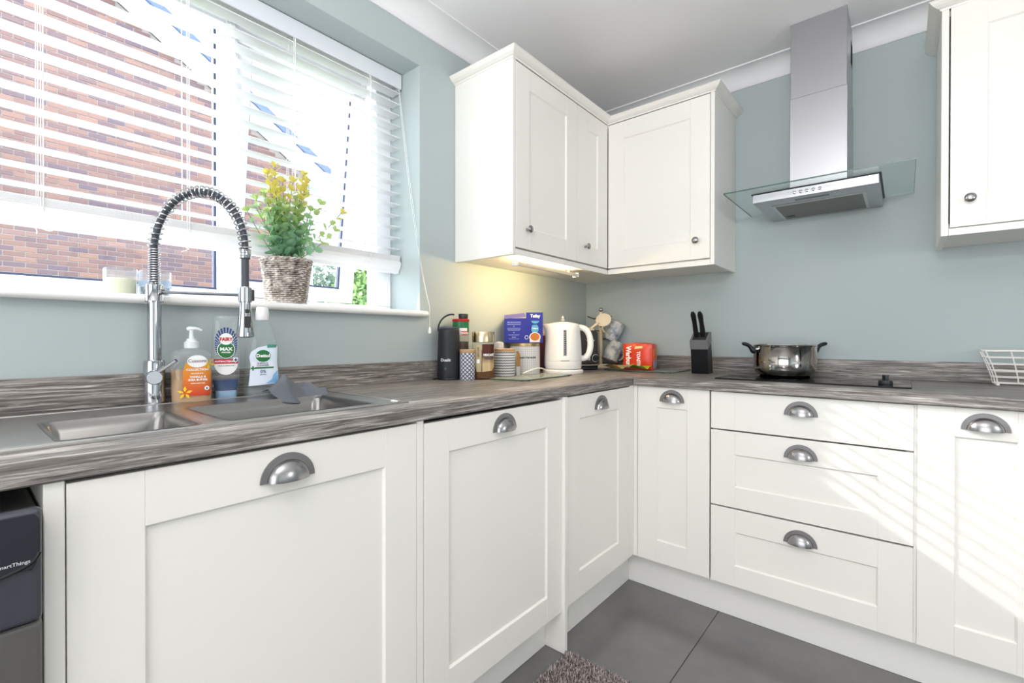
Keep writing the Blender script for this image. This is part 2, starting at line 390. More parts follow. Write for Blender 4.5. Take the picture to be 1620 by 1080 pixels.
tube(bez([(.03, .872, 0), (.09, .878, -.45), (.146, .889, -.76), (.176, .912, -.885)], 10), .0009, 5, pc)
obj('pull_cord', pc, cord_m, bl)
obj('toggle', lathe([(0, 0), (.0055, .001), (.007, .008), (.005, .018), (.0025, .026), (0, .027)], 12), white_pl, bl, loc=(.176, .911, 1.092-2.08), smooth=True)

# ------------------------------------------------------------------ fitted kitchen
wt1 = bmesh.new()
# sink cut-out: worktop of strips round the two bowls
SX0, SX1, SY1 = .075, .498, -1.712
def nose_poly(x0, x1):  # rounded front arris
    r = .006
    return [(x0, WT-TH), (x1-.002, WT-TH), (x1, WT-TH+.002)]+[(x1-r+r*cos(radians(a)), WT-r+r*sin(radians(a))) for a in (0, 30, 60, 90)]+[(x0, WT)]
prism(nose_poly(SX1+.001, XW), -3.3, SY1, 'y', bm=wt1)
prism([(0.0005, WT-TH), (SX0-.001, WT-TH), (SX0-.001, WT), (0.0005, WT)], -3.3, SY1, 'y', bm=wt1)
prism(nose_poly(.0005, XW), SY1, -.5766, 'y', bm=wt1)
B(wt1, .0005, XW, -.5766, -.0005, WT-TH, WT)
bmesh.ops.remove_doubles(wt1, verts=wt1.verts, dist=.0001)
tag(obj('worktop', wt1, wood_y), 'long grey-brown wood-effect worktop holding the sink beneath the window', 'worktop')
wt2 = bmesh.new()
r = .006; hp = [(-.0005, WT-TH), (-XW+.002, WT-TH), (-XW, WT-TH+.002)]+[(-XW+r-r*cos(radians(a)), WT-r+r*sin(radians(a))) for a in (0, 30, 60, 90)]+[(-.0005, WT)]
prism(hp, XW+.0006, 2.6, 'x', bm=wt2)
tag(obj('worktop', wt2, wood_x), 'grey-brown wood-effect worktop carrying the black hob', 'worktop')
tag(obj('upstand', box(.0005, .018, -3.3, -.0005, WT+.0005, .985, bev=.001), wood_y), 'wood-effect upstand strip along the window wall behind the sink', 'upstand')
tag(obj('upstand', box(.0185, 2.6, -.018, -.0005, WT+.0005, .985, bev=.001), wood_x), 'wood-effect upstand strip along the wall behind the hob', 'upstand')

def cup_handle(parent, x, z, Wd=.102):
    """local: x right, z up, door face at y=0, z = flat bottom edge"""
    bm = bmesh.new(); a, b = Wd/2, .050; ai, bi = a-.0115, b-.0125; n = 24
    o = [bm.verts.new((a*cos(pi*i/n), -.003, b*sin(pi*i/n))) for i in range(n+1)]
    ob = [bm.verts.new((a*cos(pi*i/n), -.0001, b*sin(pi*i/n))) for i in range(n+1)]
    inn = [bm.verts.new((ai*cos(pi*i/n), -.0034, bi*sin(pi*i/n))) for i in range(n+1)]
    for i in range(n):
        f = bm.faces.new((o[i], o[i+1], inn[i+1], inn[i])); f.material_index = 1
        f = bm.faces.new((ob[i], ob[i+1], o[i+1], o[i])); f.material_index = 1
    m = 9; prev = inn
    for k in range(1, m+1):
        t = pi/2*k/m; cur = []
        for i in range(n+1):
            aa = pi*i/n; cur.append(bm.verts.new((ai*cos(aa)*cos(t), -.0034-.021*sin(t)-.0015*sin(t), bi*sin(aa)*cos(t))))
        for i in range(n): bm.faces.new((prev[i], prev[i+1], cur[i+1], cur[i]))
        prev = cur
    bmesh.ops.remove_doubles(bm, verts=bm.verts, dist=1e-5)
    bmesh.ops.recalc_face_normals(bm, faces=bm.faces)
    return obj('cup_handle', bm, [pewter, pewter2], parent, loc=(x, 0, z), smooth=True)
def knob(parent, x, z):
    bm = lathe([(.006, .0001), (.0062, .002), (.0045, .006), (.0045, .013), (.008, .015), (.0135, .018), (.0145, .021), (.012, .0245), (.006, .0265), (0, .027)], 24)
    bmesh.ops.transform(bm, matrix=Matrix.Rotation(radians(90), 4, 'X'), verts=bm.verts)
    return obj('door_knob', bm, pewter, parent, loc=(x, 0, z), smooth=True)
def shaker(w, h, st=.086, top=None, bot=None, flat=False):
    """front face at y=0, back y=.019, origin bottom-left"""
    bm = bmesh.new(); T = .019; g = .0009; top = top or st; bot = bot or st
    if flat:
        B(bm, 0, st, 0, T, 0, h, bev=g); B(bm, w-st, w, 0, T, 0, h, bev=g); B(bm, st, w-st, 0, T, 0, h, bev=g); return bm
    B(bm, 0, st, 0, T, 0, h, bev=g); B(bm, w-st, w, 0, T, 0, h, bev=g)
    B(bm, st, w-st, 0.0002, T, h-top, h, bev=g); B(bm, st, w-st, .0002, T, 0, bot, bev=g)
    # recessed panel with slight chamfer
    x0, x1, z0, z1 = st, w-st, bot, h-top; c = .004; d = .0065
    v = [bm.verts.new(p) for p in ((x0, .002, z0), (x1, .002, z0), (x1, .002, z1), (x0, .002, z1), (x0+c, d, z0+c), (x1-c, d, z0+c), (x1-c, d, z1-c), (x0+c, d, z1-c))]
    for f in ((0, 1, 5, 4), (1, 2, 6, 5), (2, 3, 7, 6), (3, 0, 4, 7), (4, 5, 6, 7)): bm.faces.new([v[i] for i in f])
    return bm
def door_on(parent, lx, lz, w, h, **k):
    """parent's local frame: x right along front, y=0 front plane"""
    nm = k.pop('name', 'door'); o = obj(nm, shaker(w, h, **k), cab_m, parent, loc=(lx, 0, lz)); return o
ROTW = pi/2   # window-side units: local x -> +y, local -y -> +x
def unit_w(label, y0, y1, cat='cabinet', group='base cabinets under the worktop', name='base_cabinet'):
    return thing(name, label, cat, (XD, y0, 0), ROTW, group)
def unit_h(label, x0, cat='cabinet', name='base_cabinet'): return thing(name, label, cat, (x0, YD, 0), 0, 'base cabinets under the worktop')
def carcass(parent, w, z0, z1, depth, inset=.0195, t=.018):
    bm = bmesh.new(); e = .0015
    B(bm, e, t, inset, depth, z0, z1); B(bm, w-t, w-e, inset, depth, z0, z1); B(bm, t, w-t, inset, depth, z0, z0+t)
    B(bm, t, w-t, inset, depth, z1-t, z1); B(bm, t, w-t, depth-.006, depth, z0+t, z1-t)
    return obj('carcass', bm, cab_side, parent)
ZB = .1415; ZT = .869; DH = ZT-ZB
# tall-base appliance doors under window
u = unit_w('widest cream shaker door unit directly under the sink, with a large cup handle', -2.341, -1.73)
d = door_on(u, 0, ZB, .611, DH, st=.0885, top=.086); cup_handle(d, .306, .665+.0); carcass(u, .611, ZB, .70, .5)
u = unit_w('cream shaker door unit right of the sink unit, dark gap above its door', -1.707, -1.112)
d = door_on(u, 0, ZB, .595, DH-.004, st=.082, top=.082); cup_handle(d, .2985, .664); carcass(u, .595, ZB, .70, .5)
u = unit_w('cream shaker corner door unit on the window run, nearest the inner corner', -1.092, -.598)
d = door_on(u, 0, ZB, .494, DH, st=.0965, top=.083); cup_handle(d, .253, .664); carcass(u, .494, ZB, .80, .5)
# end panels
def panel(label, x0, x1, y0, y1, z0, z1): return tag(obj('end_panel', box(x0, x1, y0, y1, z0, z1, bev=.0012), cab_m), label, 'panel', 'upright end panels')
panel('narrow cream upright panel between the washing machine and the sink unit', .02, XD, -2.364, -2.3425, .0005, .874)
panel('narrow cream upright panel between the sink unit and the next door', .02, XD, -1.7285, -1.7085, .0005, .874)
panel('cream upright panel reaching the floor beside the corner unit', .02, .582, -1.111, -1.0935, .0005, .874)
cpst = bmesh.new(); B(cpst, .30, XD, -.5965, -.5385, ZB, .874, bev=.001); B(cpst, XD, .586, -.5579, -.5385, ZB, .874, bev=.001)
tag(obj('corner_post', cpst, cab_m), 'slim cream corner post where the two runs of cabinets meet', 'panel')
# hob side
u = unit_h('narrow cream shaker door unit left of the drawers', .588)
d = door_on(u, 0, ZB, .296, .731, st=.086, top=.085, bot=.091); cup_handle(d, .148, .672); carcass(u, .296, ZB, .86, .5)
u = unit_h('cream three-drawer unit below the hob', .890); carcass(u, .596, ZB, .86, .5)
for z0, z1, fl_, hz in ((.729, .871, True, .0768), (.4375, .7235, False, .218), (ZB, .4315, False, .217)):
    d = obj('drawer', shaker(.596, z1-z0, st=.086, top=.086, bot=.078, flat=fl_), cab_m, u, loc=(0, 0, z0)); cup_handle(d, .298, hz)
obj('gap_brightener', box(.5965, .603, .004, .018, ZB, .871), cab_side, u)  # added pale strip that keeps the gap beside the drawers from going black
u = unit_h('cream shaker door unit right of the drawers, its cup handle largest in view', 1.4935)
d = door_on(u, 0, ZB, .295, .731, st=.084, top=.087, bot=.088); cup_handle(d, .147, .669); carcass(u, .295, ZB, .86, .5)
u = unit_h('cream shaker door unit at the far right end of the hob run', 1.795)
d = door_on(u, 0, ZB, .596, .731, st=.086); cup_handle(d, .298, .672); carcass(u, .596, ZB, .86, .5)
# plinths
def plinth(label, *a): return tag(obj('plinth', box(*a, bev=.001), plinth_m), label, 'plinth', 'plinth boards')
plinth('cream plinth board below the corner unit on the window side', .505, .5235, -1.0925, -.5066, .0005, ZB-.002)
plinth('long cream plinth board below the drawers and hob-side doors', .5066, 2.6, -.5063, -.488, .0005, ZB-.002)
plinth('cream plinth board set back under the second door from the sink', .484, .502, -1.7075, -1.112, .0005, ZB-.002)
plinth('cream plinth board set back under the sink unit', .484, .502, -2.3415, -1.7295, .0005, ZB-.002)

# wall cabinets
def crown_poly(): return [(0, 0), (.004, -.004), (.008, .002), (.016, .006), (.026, .014), (.032, .022), (.0338, .026), (0, .026)]
def crown(path, z, parent, mitre0=True, mitre1=True):
    """path: list of (x,y) front line pts, outward offset handled via per-vertex outward vec"""
    bm = bmesh.new(); prof = [(0, -.004), (.003, -.004), (.005, .001), (.012, .003), (.022, .009), (.029, .016), (.031, .0195), (.0338, .021), (.0338, .0225), (0, .0225)]
    rings = [[bm.verts.new((x+ox*a, y+oy*a, z+b)) for a, b in prof] for (x, y, ox, oy) in path]
    n = len(prof)
    for a, b in zip(rings, rings[1:]):
        for i in range(n): bm.faces.new((a[i], a[(i+1) % n], b[(i+1) % n], b[i]))
    bm.faces.new(rings[0]); bm.faces.new(rings[-1][::-1]); bmesh.ops.recalc_face_normals(bm, faces=bm.faces)
    return obj('crown_moulding', bm, cab_m, parent)
def wallbody(parent, x0, x1, y0, y1, z0, z1):
    t = .018; bm = bmesh.new()
    B(bm, x0, x1, y0, y1, z0, z0+t); B(bm, x0, x1, y0, y1, z1-t, z1); B(bm, x0, x0+t, y0, y1, z0+t, z1-t)
    B(bm, x1-t, x1, y0, y1, z0+t, z1-t); return bm
UX, UY, UB, UT = .3195, -.3278, 1.394, 2.1424
wc = thing('wall_cabinet', 'cream two-door wall cabinet beside the window with a light beneath it', 'cabinet', (0, -1.071, UB), 0, 'wall cabinets')
b_ = bmesh.new(); oz = -UB; oy = 1.071
B(b_, .001, UX, 0, .0165, 0, UT-UB, bev=.0012)                      # end panel
B(b_, .001, UX-.022, .0175, oy-.001, 0.024, .042); B(b_, .001, UX-.022, .0175, oy-.001, UT-UB-.018, UT-UB)
B(b_, .001, .008, .0175, oy-.001, .042, UT-UB-.018); B(b_, .008, UX-.022, .45, .468, .042, UT-UB-.018)
obj('carcass', b_, cab_side, wc)
obj('light_rail', box(UX-.019, UX, .0175, oy+UY-.001, 0, .0235, bev=.001), cab_m, wc)
bt = obj('bottom_board', box(.001, UX-.0195, .0175, oy-.001, .008, .0235), cab_side, wc)
for y0, y1, kz in ((-1.0525, -.615, .067), (-.612, -.3295, .067)):
    w_ = y1-y0; dd = obj('door', shaker(w_, .712, st=.0855 if w_ > .3 else .096, top=.083, bot=.083), cab_m, wc, loc=(UX, y0+oy, 1.4245-UB), rotz=pi/2)
    knob(dd, kz, .077)
crown([(0.001, 0, 0, -1), (UX, 0, 1, -1), (UX, oy+UY, 1, -1)], UT-UB+.0005, wc)
obj('top_board', box(.001, UX-.001, 0.001, oy+UY-.002, UT-UB, UT-UB+.004), cab_side, wc)
wc2 = thing('wall_cabinet', 'cream single-door wall cabinet left of the extractor hood', 'cabinet', (UX, 0, UB), 0, 'wall cabinets')
b_ = bmesh.new(); W2 = .832-UX
B(b_, W2-.0175, W2, UY, -.001, 0, UT-UB, bev=.0012); B(b_, .001, W2-.018, UY+.022, -.001, .024, .042); B(b_, .001, W2-.018, UY+.022, -.001, UT-UB-.018, UT-UB)
B(b_, .001, W2-.018, -.008, -.001, .042, UT-UB-.018); B(b_, .001, .010, UY+.022, -.008, .042, UT-UB-.018)
obj('carcass', b_, cab_side, wc2)
obj('light_rail', box(.0015, W2-.018, UY, UY+.019, 0, .0235, bev=.001), cab_m, wc2)
obj('bottom_board', box(.001, W2-.018, UY+.0195, -.001, .008, .0235), cab_side, wc2)
dd = obj('door', shaker(.4905, .712, st=.084, top=.083, bot=.083), cab_m, wc2, loc=(.0025, UY, 1.4245-UB)); 
knob(dd, .434, .081)
crown([(.0008, UY, -1*0, -1), (W2, UY, 1, -1), (W2, -.001, 1, 0)], UT-UB+.0005, wc2)
obj('top_board', box(.001, W2-.001, UY+.001, -.001, UT-UB, UT-UB+.004), cab_side, wc2)
# right-hand wall cabinet
RB, RT_ = 1.413, 2.163
wc3 = thing('wall_cabinet', 'cream wall cabinet right of the extractor hood, cut by the picture edge', 'cabinet', (1.554, 0, RB), 0, 'wall cabinets'); W3 = .60
b_ = bmesh.new(); B(b_, 0, .0185, UY, -.001, 0, RT_-RB, bev=.0012); B(b_, W3-.018, W3, UY, -.001, 0, RT_-RB, bev=.0012)
B(b_, .019, W3-.019, UY+.022, -.001, .024, .042); B(b_, .019, W3-.019, UY+.022, -.001, RT_-RB-.018, RT_-RB); B(b_, .019, W3-.019, -.008, -.001, .042, RT_-RB-.018)
obj('carcass', b_, cab_m, wc3)
obj('light_rail', box(.019, W3-.019, UY, UY+.019, 0, .023, bev=.001), cab_m, wc3)
dd = obj('door', shaker(W3-.044, .7215, st=.0865, top=.083, bot=.083), cab_m, wc3, loc=(.0225, UY, .026)); knob(dd, .047, .087)
obj('screw_cap', lathe([(0, -.0015), (.004, -.001), (.004, 0)], 12), white_pl, wc3, loc=(.06, UY+.05, .008))
obj('bottom_board', box(.019, W3-.019, UY+.0195, -.001, .008, .0235), cab_side, wc3)
crown([(0, -.001, -1, 0), (0, UY, -1, -1), (W3, UY, 1, -1), (W3, -.001, 1, 0)], RT_-RB+.0005, wc3)
obj('top_board', box(.001, W3-.001, UY+.001, -.001, RT_-RB, RT_-RB+.004), cab_side, wc3)

# under-cabinet strip light
em = bpy.data.materials.new('warm_tube'); em.use_nodes = True; e_ = bsdf(em)
e_.inputs['Base Color'].default_value = (1, .9, .7, 1); e_.inputs['Emission Color'].default_value = (1, .72, .34, 1); e_.inputs['Emission Strength'].default_value = 95
sl_ = thing('strip_light', 'slim under-cabinet strip light glowing warm white', 'lamp', (.272, -.78, 1.372))
obj('housing', box(.004, .016, -.225, .225, -.010, .006, bev=.003, seg=2), mat('lamp_housing', rgb(205, 200, 190), .3), sl_)
obj('light_tube', tube([(-.006, -.215, .004), (-.006, .215, .004)], .0055, 10), em, sl_, smooth=True)
for yy in (-.15, .17): obj('bracket', box(-.008, .006, yy-.004, yy+.004, .004, .0299, bev=.001), steel, sl_)
for yy in (-.228, .222): obj('end_cap', box(-.013, .017, yy, yy+.010, -.011, .010, bev=.003, seg=2), white_pl, sl_)

# ------------------------------------------------------------------ extractor hood
hd = thing('cooker_hood', 'stainless steel chimney extractor hood with a flat glass canopy', 'extractor hood', (1.195, 0, 1.612))
bm = box(-.093, .099, -.253, -.001, .043, .43, bev=.0015); obj('lower_chimney', bm, hoodm, hd)
bm = box(-.0915, .0965, -.2515, -.001, .43, CEIL-1.612-.0005, bev=.0015); obj('upper_chimney', bm, hoodm, hd)
vg = bmesh.new()
for k in range(5): B(vg, .0964, .0972, -.10+.014*k, -.093+.014*k, .58, .67)
obj('vent_slots', vg, dark_gap, hd)
obj('glass_canopy', box(-.2905, .294, -.453, -.0015, .0375, .0425, bev=.0008), hoodglass_m, hd)
eb = bmesh.new(); B(eb, -.2912, .2945, -.4545, -.4532, .0375, .0425); B(eb, -.2918, -.2908, -.4532, -.0015, .0375, .0425); B(eb, .2942, .295, -.4532, -.0015, .0375, .0425)
obj('glass_edge', eb, glassedge_m, hd)
hb = bmesh.new(); B(hb, -.201, .199, -.381, -.002, 0, .0335, bev=.0015)
obj('motor_housing', hb, hoodm, hd)
obj('flange', box(-.206, .205, -.384, -.001, .0338, .0372), black, hd)
obj('filter_frame', box(-.150, .158, -.294, -.030, -.0035, -.0004, bev=.001), mat('filter_rim', (.62, .62, .62, 1), .35, 1), hd)
fm = mat('grease_filter', (.22, .215, .20, 1), .45, 1); bump(fm, 500, .6)
obj('grease_filter', box(-.139, .147, -.283, -.041, -.0045, -.0036), fm, hd)
obj('filter_latch', box(-.13, -.10, -.10, -.065, -.0062, -.0046, bev=.0005), black, hd)
obj('light_strip', box(-.06, .05, -.345, -.325, -.0012, -.0002), mat('frosted_diffuser', rgb(120, 118, 114), .4), hd)
for k in range(5):
    bb = lathe([(.0058, 0), (.0058, .004), (.004, .0055), (0, .006)], 16); bmesh.ops.transform(bb, matrix=Matrix.Rotation(radians(90), 4, 'X'), verts=bb.verts)
    obj('button', bb, chrome, hd, loc=(-.046+.0205*k-.01, -.3812, .0165), smooth=True)

# ------------------------------------------------------------------ hob and pan
hob = thing('induction_hob', 'flat black glass hob set into the worktop above the drawers', 'hob', (1.1765, -.255, WT))
obj('glass_top', box(-.3055, .3055, -.197, .197, .0003, .0048, bev=.0012), blackglass, hob)
kb = bmesh.new(); lathe([(.020, 0), (.021, .004), (.019, .013), (0, .0135)], 24, kb); B(kb, -.0055, .0055, -.018, .018, .010, .032, bev=.003, seg=2)
obj('control_knob', kb, mat('hob_knob', rgb(32, 34, 42), .4), hob, loc=(.236, -.10, .005), rotz=.3, smooth=True)
pan = thing('saucepan', 'shiny stainless steel casserole pan with black side handles on the hob', 'pan', (1.070, -.162, WT+.0052), YAW)
obj('body', lathe([(0, 0), (.092, 0), (.098, .003), (.110, .014), (.1165, .032), (.1175, .06), (.1175, .122), (.1205, .1265), (.1175, .128), (.115, .124), (.115, .03), (.09, .006), (0, .006)], 64), polished, pan, smooth=True)
obj('rim_lid', lathe([(.1185, .1283), (.1195, .131), (.1165, .1355), (.112, .134), (.098, .1335), (.05, .138), (0, .139)], 64), polished, pan, smooth=True)
for s in (-1, 1):
    hbm = tube([(s*.116, 0, .112), (s*.128, 0, .111)], .0085, 12); obj('handle_stub', hbm, chrome, pan, smooth=True)
    p = bez([(s*.126, 0, .104), (s*.139, 0, .105), (s*.142, 0, .133), (s*.160, 0, .134), (s*.180, 0, .138)], 14)
    obj('handle', tube(p, [.011, .012, .0125, .012, .011, .010, .009, .0085, .008, .008, .008, .008, .008, .0075, .005], 12), black, pan, smooth=True)
riv = bmesh.new()
for dx in (.010, .034, .042):
    lathe([(.0016, 0), (0, .001)], 8, riv, cx=dx, cy=0)

riv.free()

# ------------------------------------------------------------------ sink
sk = thing('kitchen_sink', 'inset stainless steel sink with two square bowls and a drainer', 'sink', (0, 0, WT))
bm = bmesh.new(); Z1 = .0030
bowls = [(.222, .462, -2.336, -2.146, .13), (.195, .462, -2.098, -1.775, .17)]
xs = sorted({.066, .500, .195, .222, .462}); ys = sorted({-3.15, -2.336, -2.146, -2.098, -1.775, -1.700})
def inb(x, y): return any(a < x < b and c < y < d for a, b, c, d, _ in bowls)
grid = {}
def gv(x, y):
    if (x, y) not in grid: grid[(x, y)] = bm.verts.new((x, y, Z1))
    return grid[(x, y)]
for xa, xb in zip(xs, xs[1:]):
    for ya, yb in zip(ys, ys[1:]):
        if not inb((xa+xb)/2, (ya+yb)/2): bm.faces.new((gv(xa, ya), gv(xb, ya), gv(xb, yb), gv(xa, yb)))
# outer lip
for a, b in (((.066, -3.15), (.5, -3.15)), ((.5, -3.15), (.5, -1.7)), ((.5, -1.7), (.066, -1.7)), ((.066, -1.7), (.066, -3.15))):
    v = [bm.verts.new((a[0], a[1], Z1)), bm.verts.new((b[0], b[1], Z1)), bm.verts.new((b[0], b[1], .0002)), bm.verts.new((a[0], a[1], .0002))]; bm.faces.new(v)
bmesh.ops.remove_doubles(bm, verts=bm.verts, dist=1e-5)
obj('deck', bm, sinkm, sk)
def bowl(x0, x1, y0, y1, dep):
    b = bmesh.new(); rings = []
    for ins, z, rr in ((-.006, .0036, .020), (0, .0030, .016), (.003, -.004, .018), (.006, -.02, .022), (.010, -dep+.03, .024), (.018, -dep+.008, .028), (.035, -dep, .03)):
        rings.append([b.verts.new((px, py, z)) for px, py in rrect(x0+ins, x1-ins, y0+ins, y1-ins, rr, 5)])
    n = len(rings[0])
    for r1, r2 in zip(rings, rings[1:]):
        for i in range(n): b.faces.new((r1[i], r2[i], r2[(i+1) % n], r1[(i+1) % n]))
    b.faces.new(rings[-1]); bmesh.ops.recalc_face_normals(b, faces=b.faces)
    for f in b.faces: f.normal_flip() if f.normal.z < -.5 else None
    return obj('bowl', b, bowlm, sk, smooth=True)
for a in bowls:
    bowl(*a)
    obj('plug_waste', lathe([(.04, .002), (.036, .003), (.03, 0), (0, 0)], 24), chrome, sk, loc=((a[0]+a[1])/2, (a[2]+a[3])/2, -a[4]), smooth=True)
# pressed rim line and drainer
rb = bmesh.new(); 
for a, b in (((.082, -3.13), (.082, -1.716)), ((.082, -1.716), (.486, -1.716)), ((.486, -1.716), (.486, -3.13))):
    tube([(a[0], a[1], Z1-.0008), (b[0], b[1], Z1-.0008)], .0028, 8, rb)
obj('pressed_rim', rb, sinkm, sk, smooth=True)
for k in range(9): obj('drainer_rib', tube([(.15+.035*k, -2.95, Z1-.001), (.15+.035*k, -2.40, Z1-.001)], .003, 8), sinkm, sk, smooth=True)

# ------------------------------------------------------------------ tap
tp = thing('kitchen_tap', 'chrome pull-down spring tap standing behind the sink', 'tap', (.05, -2.122, WT+.0002))
th = math.atan2(.132, .20); LEN = math.hypot(.2, .132); dx = Vector((cos(th), sin(th), 0))
obj('base', lathe([(.027, 0), (.027, .004), (.0225, .006), (.0222, .10), (.0205, .1075), (.0150, .109)], 40), chrome, tp, smooth=True)
obj('riser', lathe([(.0145, .107), (.0145, .2535)], 32), chrome, tp, smooth=True)
obj('collar', lathe([(.0145, .250), (.0185, .2505), (.019, .253), (.018, .255), (.018, .292), (.016, .294), (.0115, .294)], 32), chrome, tp, smooth=True)
# spray lever body : side cartridge facing the room with angled lever
cd = (CAM-Vector((.05, -2.122, .97))); cd.z = 0; cd.normalize()
sidev = Vector((cos(YAW), sin(YAW), 0))
R_ = Matrix((sidev, Vector((0, 0, 1)).cross(sidev)*1, Vector((0, 0, 1)))).transposed().to_4x4()
cart = lathe([(0, .046), (.0150, .046), (.0172, .043), (.0175, .014)], 32)
dirv = (cd*1.0).normalized(); rm = dirv.to_track_quat('Z', 'Y').to_matrix().to_4x4(); rm.translation = (0, 0, .068)
bmesh.ops.transform(cart, matrix=rm, verts=cart.verts); obj('valve_cap', cart, chrome, tp, smooth=True)
p0 = dirv*.034+Vector((0, 0, .075)); p1 = p0+sidev*.052+Vector((0, 0, .034)); obj('lever', tube([p0, p0.lerp(p1, .5), p1], [.0055, .0048, .0045], 12), chrome, tp, smooth=True)
# spring hose path
def hose(t):  # t in [0,1]
    L1 = .085; R = LEN/2; arc = pi*R*1.03; L2 = .02; tot = L1+arc+L2; s = t*tot; z0 = .292
    if s < L1: return Vector((0, 0, z0+s))
    if s < L1+arc:
        a = (s-L1)/arc*pi; return dx*(R-R*cos(a))+Vector((0, 0, z0+L1+.140*sin(a)))
    return dx*LEN+Vector((0, 0, z0+L1-(s-L1-arc)))
obj('inner_hose', tube([hose(i/80) for i in range(81)], .0075, 10), rubber, tp, smooth=True)
pts = []; turns_tight = 22; turns = 34; N = 900
def uniform_t(i): return i
samples = []
tight_end = .18
turn = 0; prevt = 0
for i in range(N+1):
    t = i/N
    samples.append(t)
ph = 0; hel = []
side = Vector((-dx.y, dx.x, 0))
for i in range(N+1):
    t = i/N; dens = 62 if t < tight_end else (30 if t < .96 else 60)
    ph += 2*pi*dens*(1/N)*1.35
    p = hose(t); q = hose(min(t+.002, 1)); tv = (q-p) if t < .998 else Vector((0, 0, -1)); tv.normalize()
    nv = side.cross(tv).normalized(); rad = .0118 if t < tight_end or t > .96 else .0128
    hel.append(p+nv*cos(ph)*rad+side*sin(ph)*rad)
obj('spring', tube(hel, .0017, 6), chrome, tp, smooth=True)
pe = hose(1)
obj('lower_hose', tube([pe, Vector((pe.x, pe.y, .30)), Vector((pe.x, pe.y, .28))], .0085, 14), rubber, tp, smooth=True)
obj('spring_ferrule', lathe([(.0118, pe.z-.004), (.0128, pe.z), (.0128, pe.z+.016), (.011, pe.z+.018)], 24, cx=pe.x, cy=pe.y), chrome, tp, smooth=True)
ap = Vector((0, 0, .275)); bp_ = dx*LEN+Vector((0, 0, .266))
obj('support_arm', tube([ap+dx*.016, bp_-dx*.012], .0038, 12), chrome, tp, smooth=True)
obj('arm_clamp', lathe([(.0125, 0), (.0150, .001), (.0150, .034), (.0125, .035)], 32), chrome, tp, loc=(pe.x, pe.y, .248), smooth=True)
obj('arm_joint', tube([ap+dx*.012, ap+dx*.024], .0065, 12), chrome, tp, smooth=True)
sp = thing_loc = Vector((pe.x, pe.y, 0))
obj('spray_head', lathe([(.0105, .285), (.0118, .282), (.0122, .25), (.0125, .235), (.0165, .195), (.0198, .172), (.0198, .166), (.0165, .1635), (0, .1635)], 36, cx=pe.x, cy=pe.y), chrome, tp, smooth=True)
cdh = (CAM-Vector((.25, -1.99, 1.1))); cdh.z = 0; cdh.normalize()
cdh = (cdh+sidev*.45).normalized()
rh = Matrix.Rotation(math.atan2(cdh.x, -cdh.y), 4, 'Z'); rh.translation = (pe.x, pe.y, 0)
bt_ = bmesh.new(); B(bt_, -.0065, .0065, -.0195, -.011, .187, .214, bev=.002, seg=2, rot=rh @ Matrix.Rotation(0, 4, 'X')); obj('spray_button', bt_, black, tp)
bt_ = bmesh.new(); B(bt_, -.0045, .0045, -.0165, -.010, .222, .231, bev=.002, seg=2, rot=rh); obj('mode_button', bt_, black, tp)
bt_ = bmesh.new(); B(bt_, .010, .0185, -.008, .008, .252, .279, bev=.002, seg=2, rot=rh); obj('clamp_grip', bt_, black, tp)

# ------------------------------------------------------------------ bottles by the sink
def bottle_at(name, label, x, y, cat='bottle'): return thing(name, label, cat, (x, y, WT+.0004), cam_rot(x, y))
DZ = WT
ink_w = mat('print_white', rgb(245, 245, 245), .4); ink_red = mat('print_red', rgb(196, 30, 40), .4); ink_green = mat('print_green', rgb(20, 112, 52), .4)
ink_dk = mat('print_dark', rgb(40, 50, 80), .4); ink_blue = mat('print_blue', rgb(24, 52, 128), .4); ink_grey = mat('print_grey', rgb(110, 110, 112), .4)
# hand soap
s = bottle_at('soap_dispenser', 'orange labelled pump hand soap bottle beside the tap', .072, -2.050)
P = [(0, .040, .022), (.004, .0435, .025), (.03, .0445, .026), (.09, .0445, .026), (.118, .044, .0255), (.128, .040, .023), (.134, .028, .018), (.138, .016, .014)]
obj('bottle_body', loft(P), bottle_m, s, smooth=True)
obj('liquid', loft([(.003, .041, .0225), (.03, .0425, .0245), (.084, .0425, .0245)]), mat('amber_soap', rgb(186, 148, 104), .25), s, smooth=True)
obj('pump_collar', lathe([(.016, .137), (.016, .152), (.012, .154), (.011, .160), (.006, .162), (.005, .176), (0, .177)], 24), mat('pump_white', rgb(226, 232, 234), .35), s, smooth=True)
obj('pump_nozzle', tube(bez([(-.010, 0, .184), (.0, 0, .187), (.012, 0, .188), (.022, 0, .181)], 8), [.004, .006, .006, .005, .005, .0045, .004, .0035, .003], 10), mat('pump_white2', rgb(232, 236, 238), .35), s, smooth=True)
obj('pump_stem', lathe([(.0045, .174), (.006, .183)], 12), mat('pump_white3', rgb(232, 236, 238), .35), s, smooth=True)
S = ell_surf(P); om = mat('orange_label', rgb(214, 84, 40), .4)
tcn = nd(om, 'ShaderNodeTexCoord'); sx_ = nd(om, 'ShaderNodeSeparateXYZ'); rp = nd(om, 'ShaderNodeValToRGB'); mr = nd(om, 'ShaderNodeMapRange'); mr.inputs[1].default_value = .02; mr.inputs[2].default_value = .1
rp.color_ramp.elements[0].color = rgb(206, 62, 34); rp.color_ramp.elements[1].color = rgb(240, 160, 40)
lk(om, tcn.outputs['Object'], sx_.inputs[0]); lk(om, sx_.outputs['Z'], mr.inputs[0]); lk(om, mr.outputs[0], rp.inputs[0]); lk(om, rp.outputs[0], bsdf(om).inputs['Base Color'])
decal('front_label', polybm([(-.018, .018), (.040, .018), (.040, .080), (.033, .100), (-.012, .100), (-.018, .080)]), S, om, s, off=.0008)
yel = mat('yellow_petal', rgb(246, 200, 40), .4)
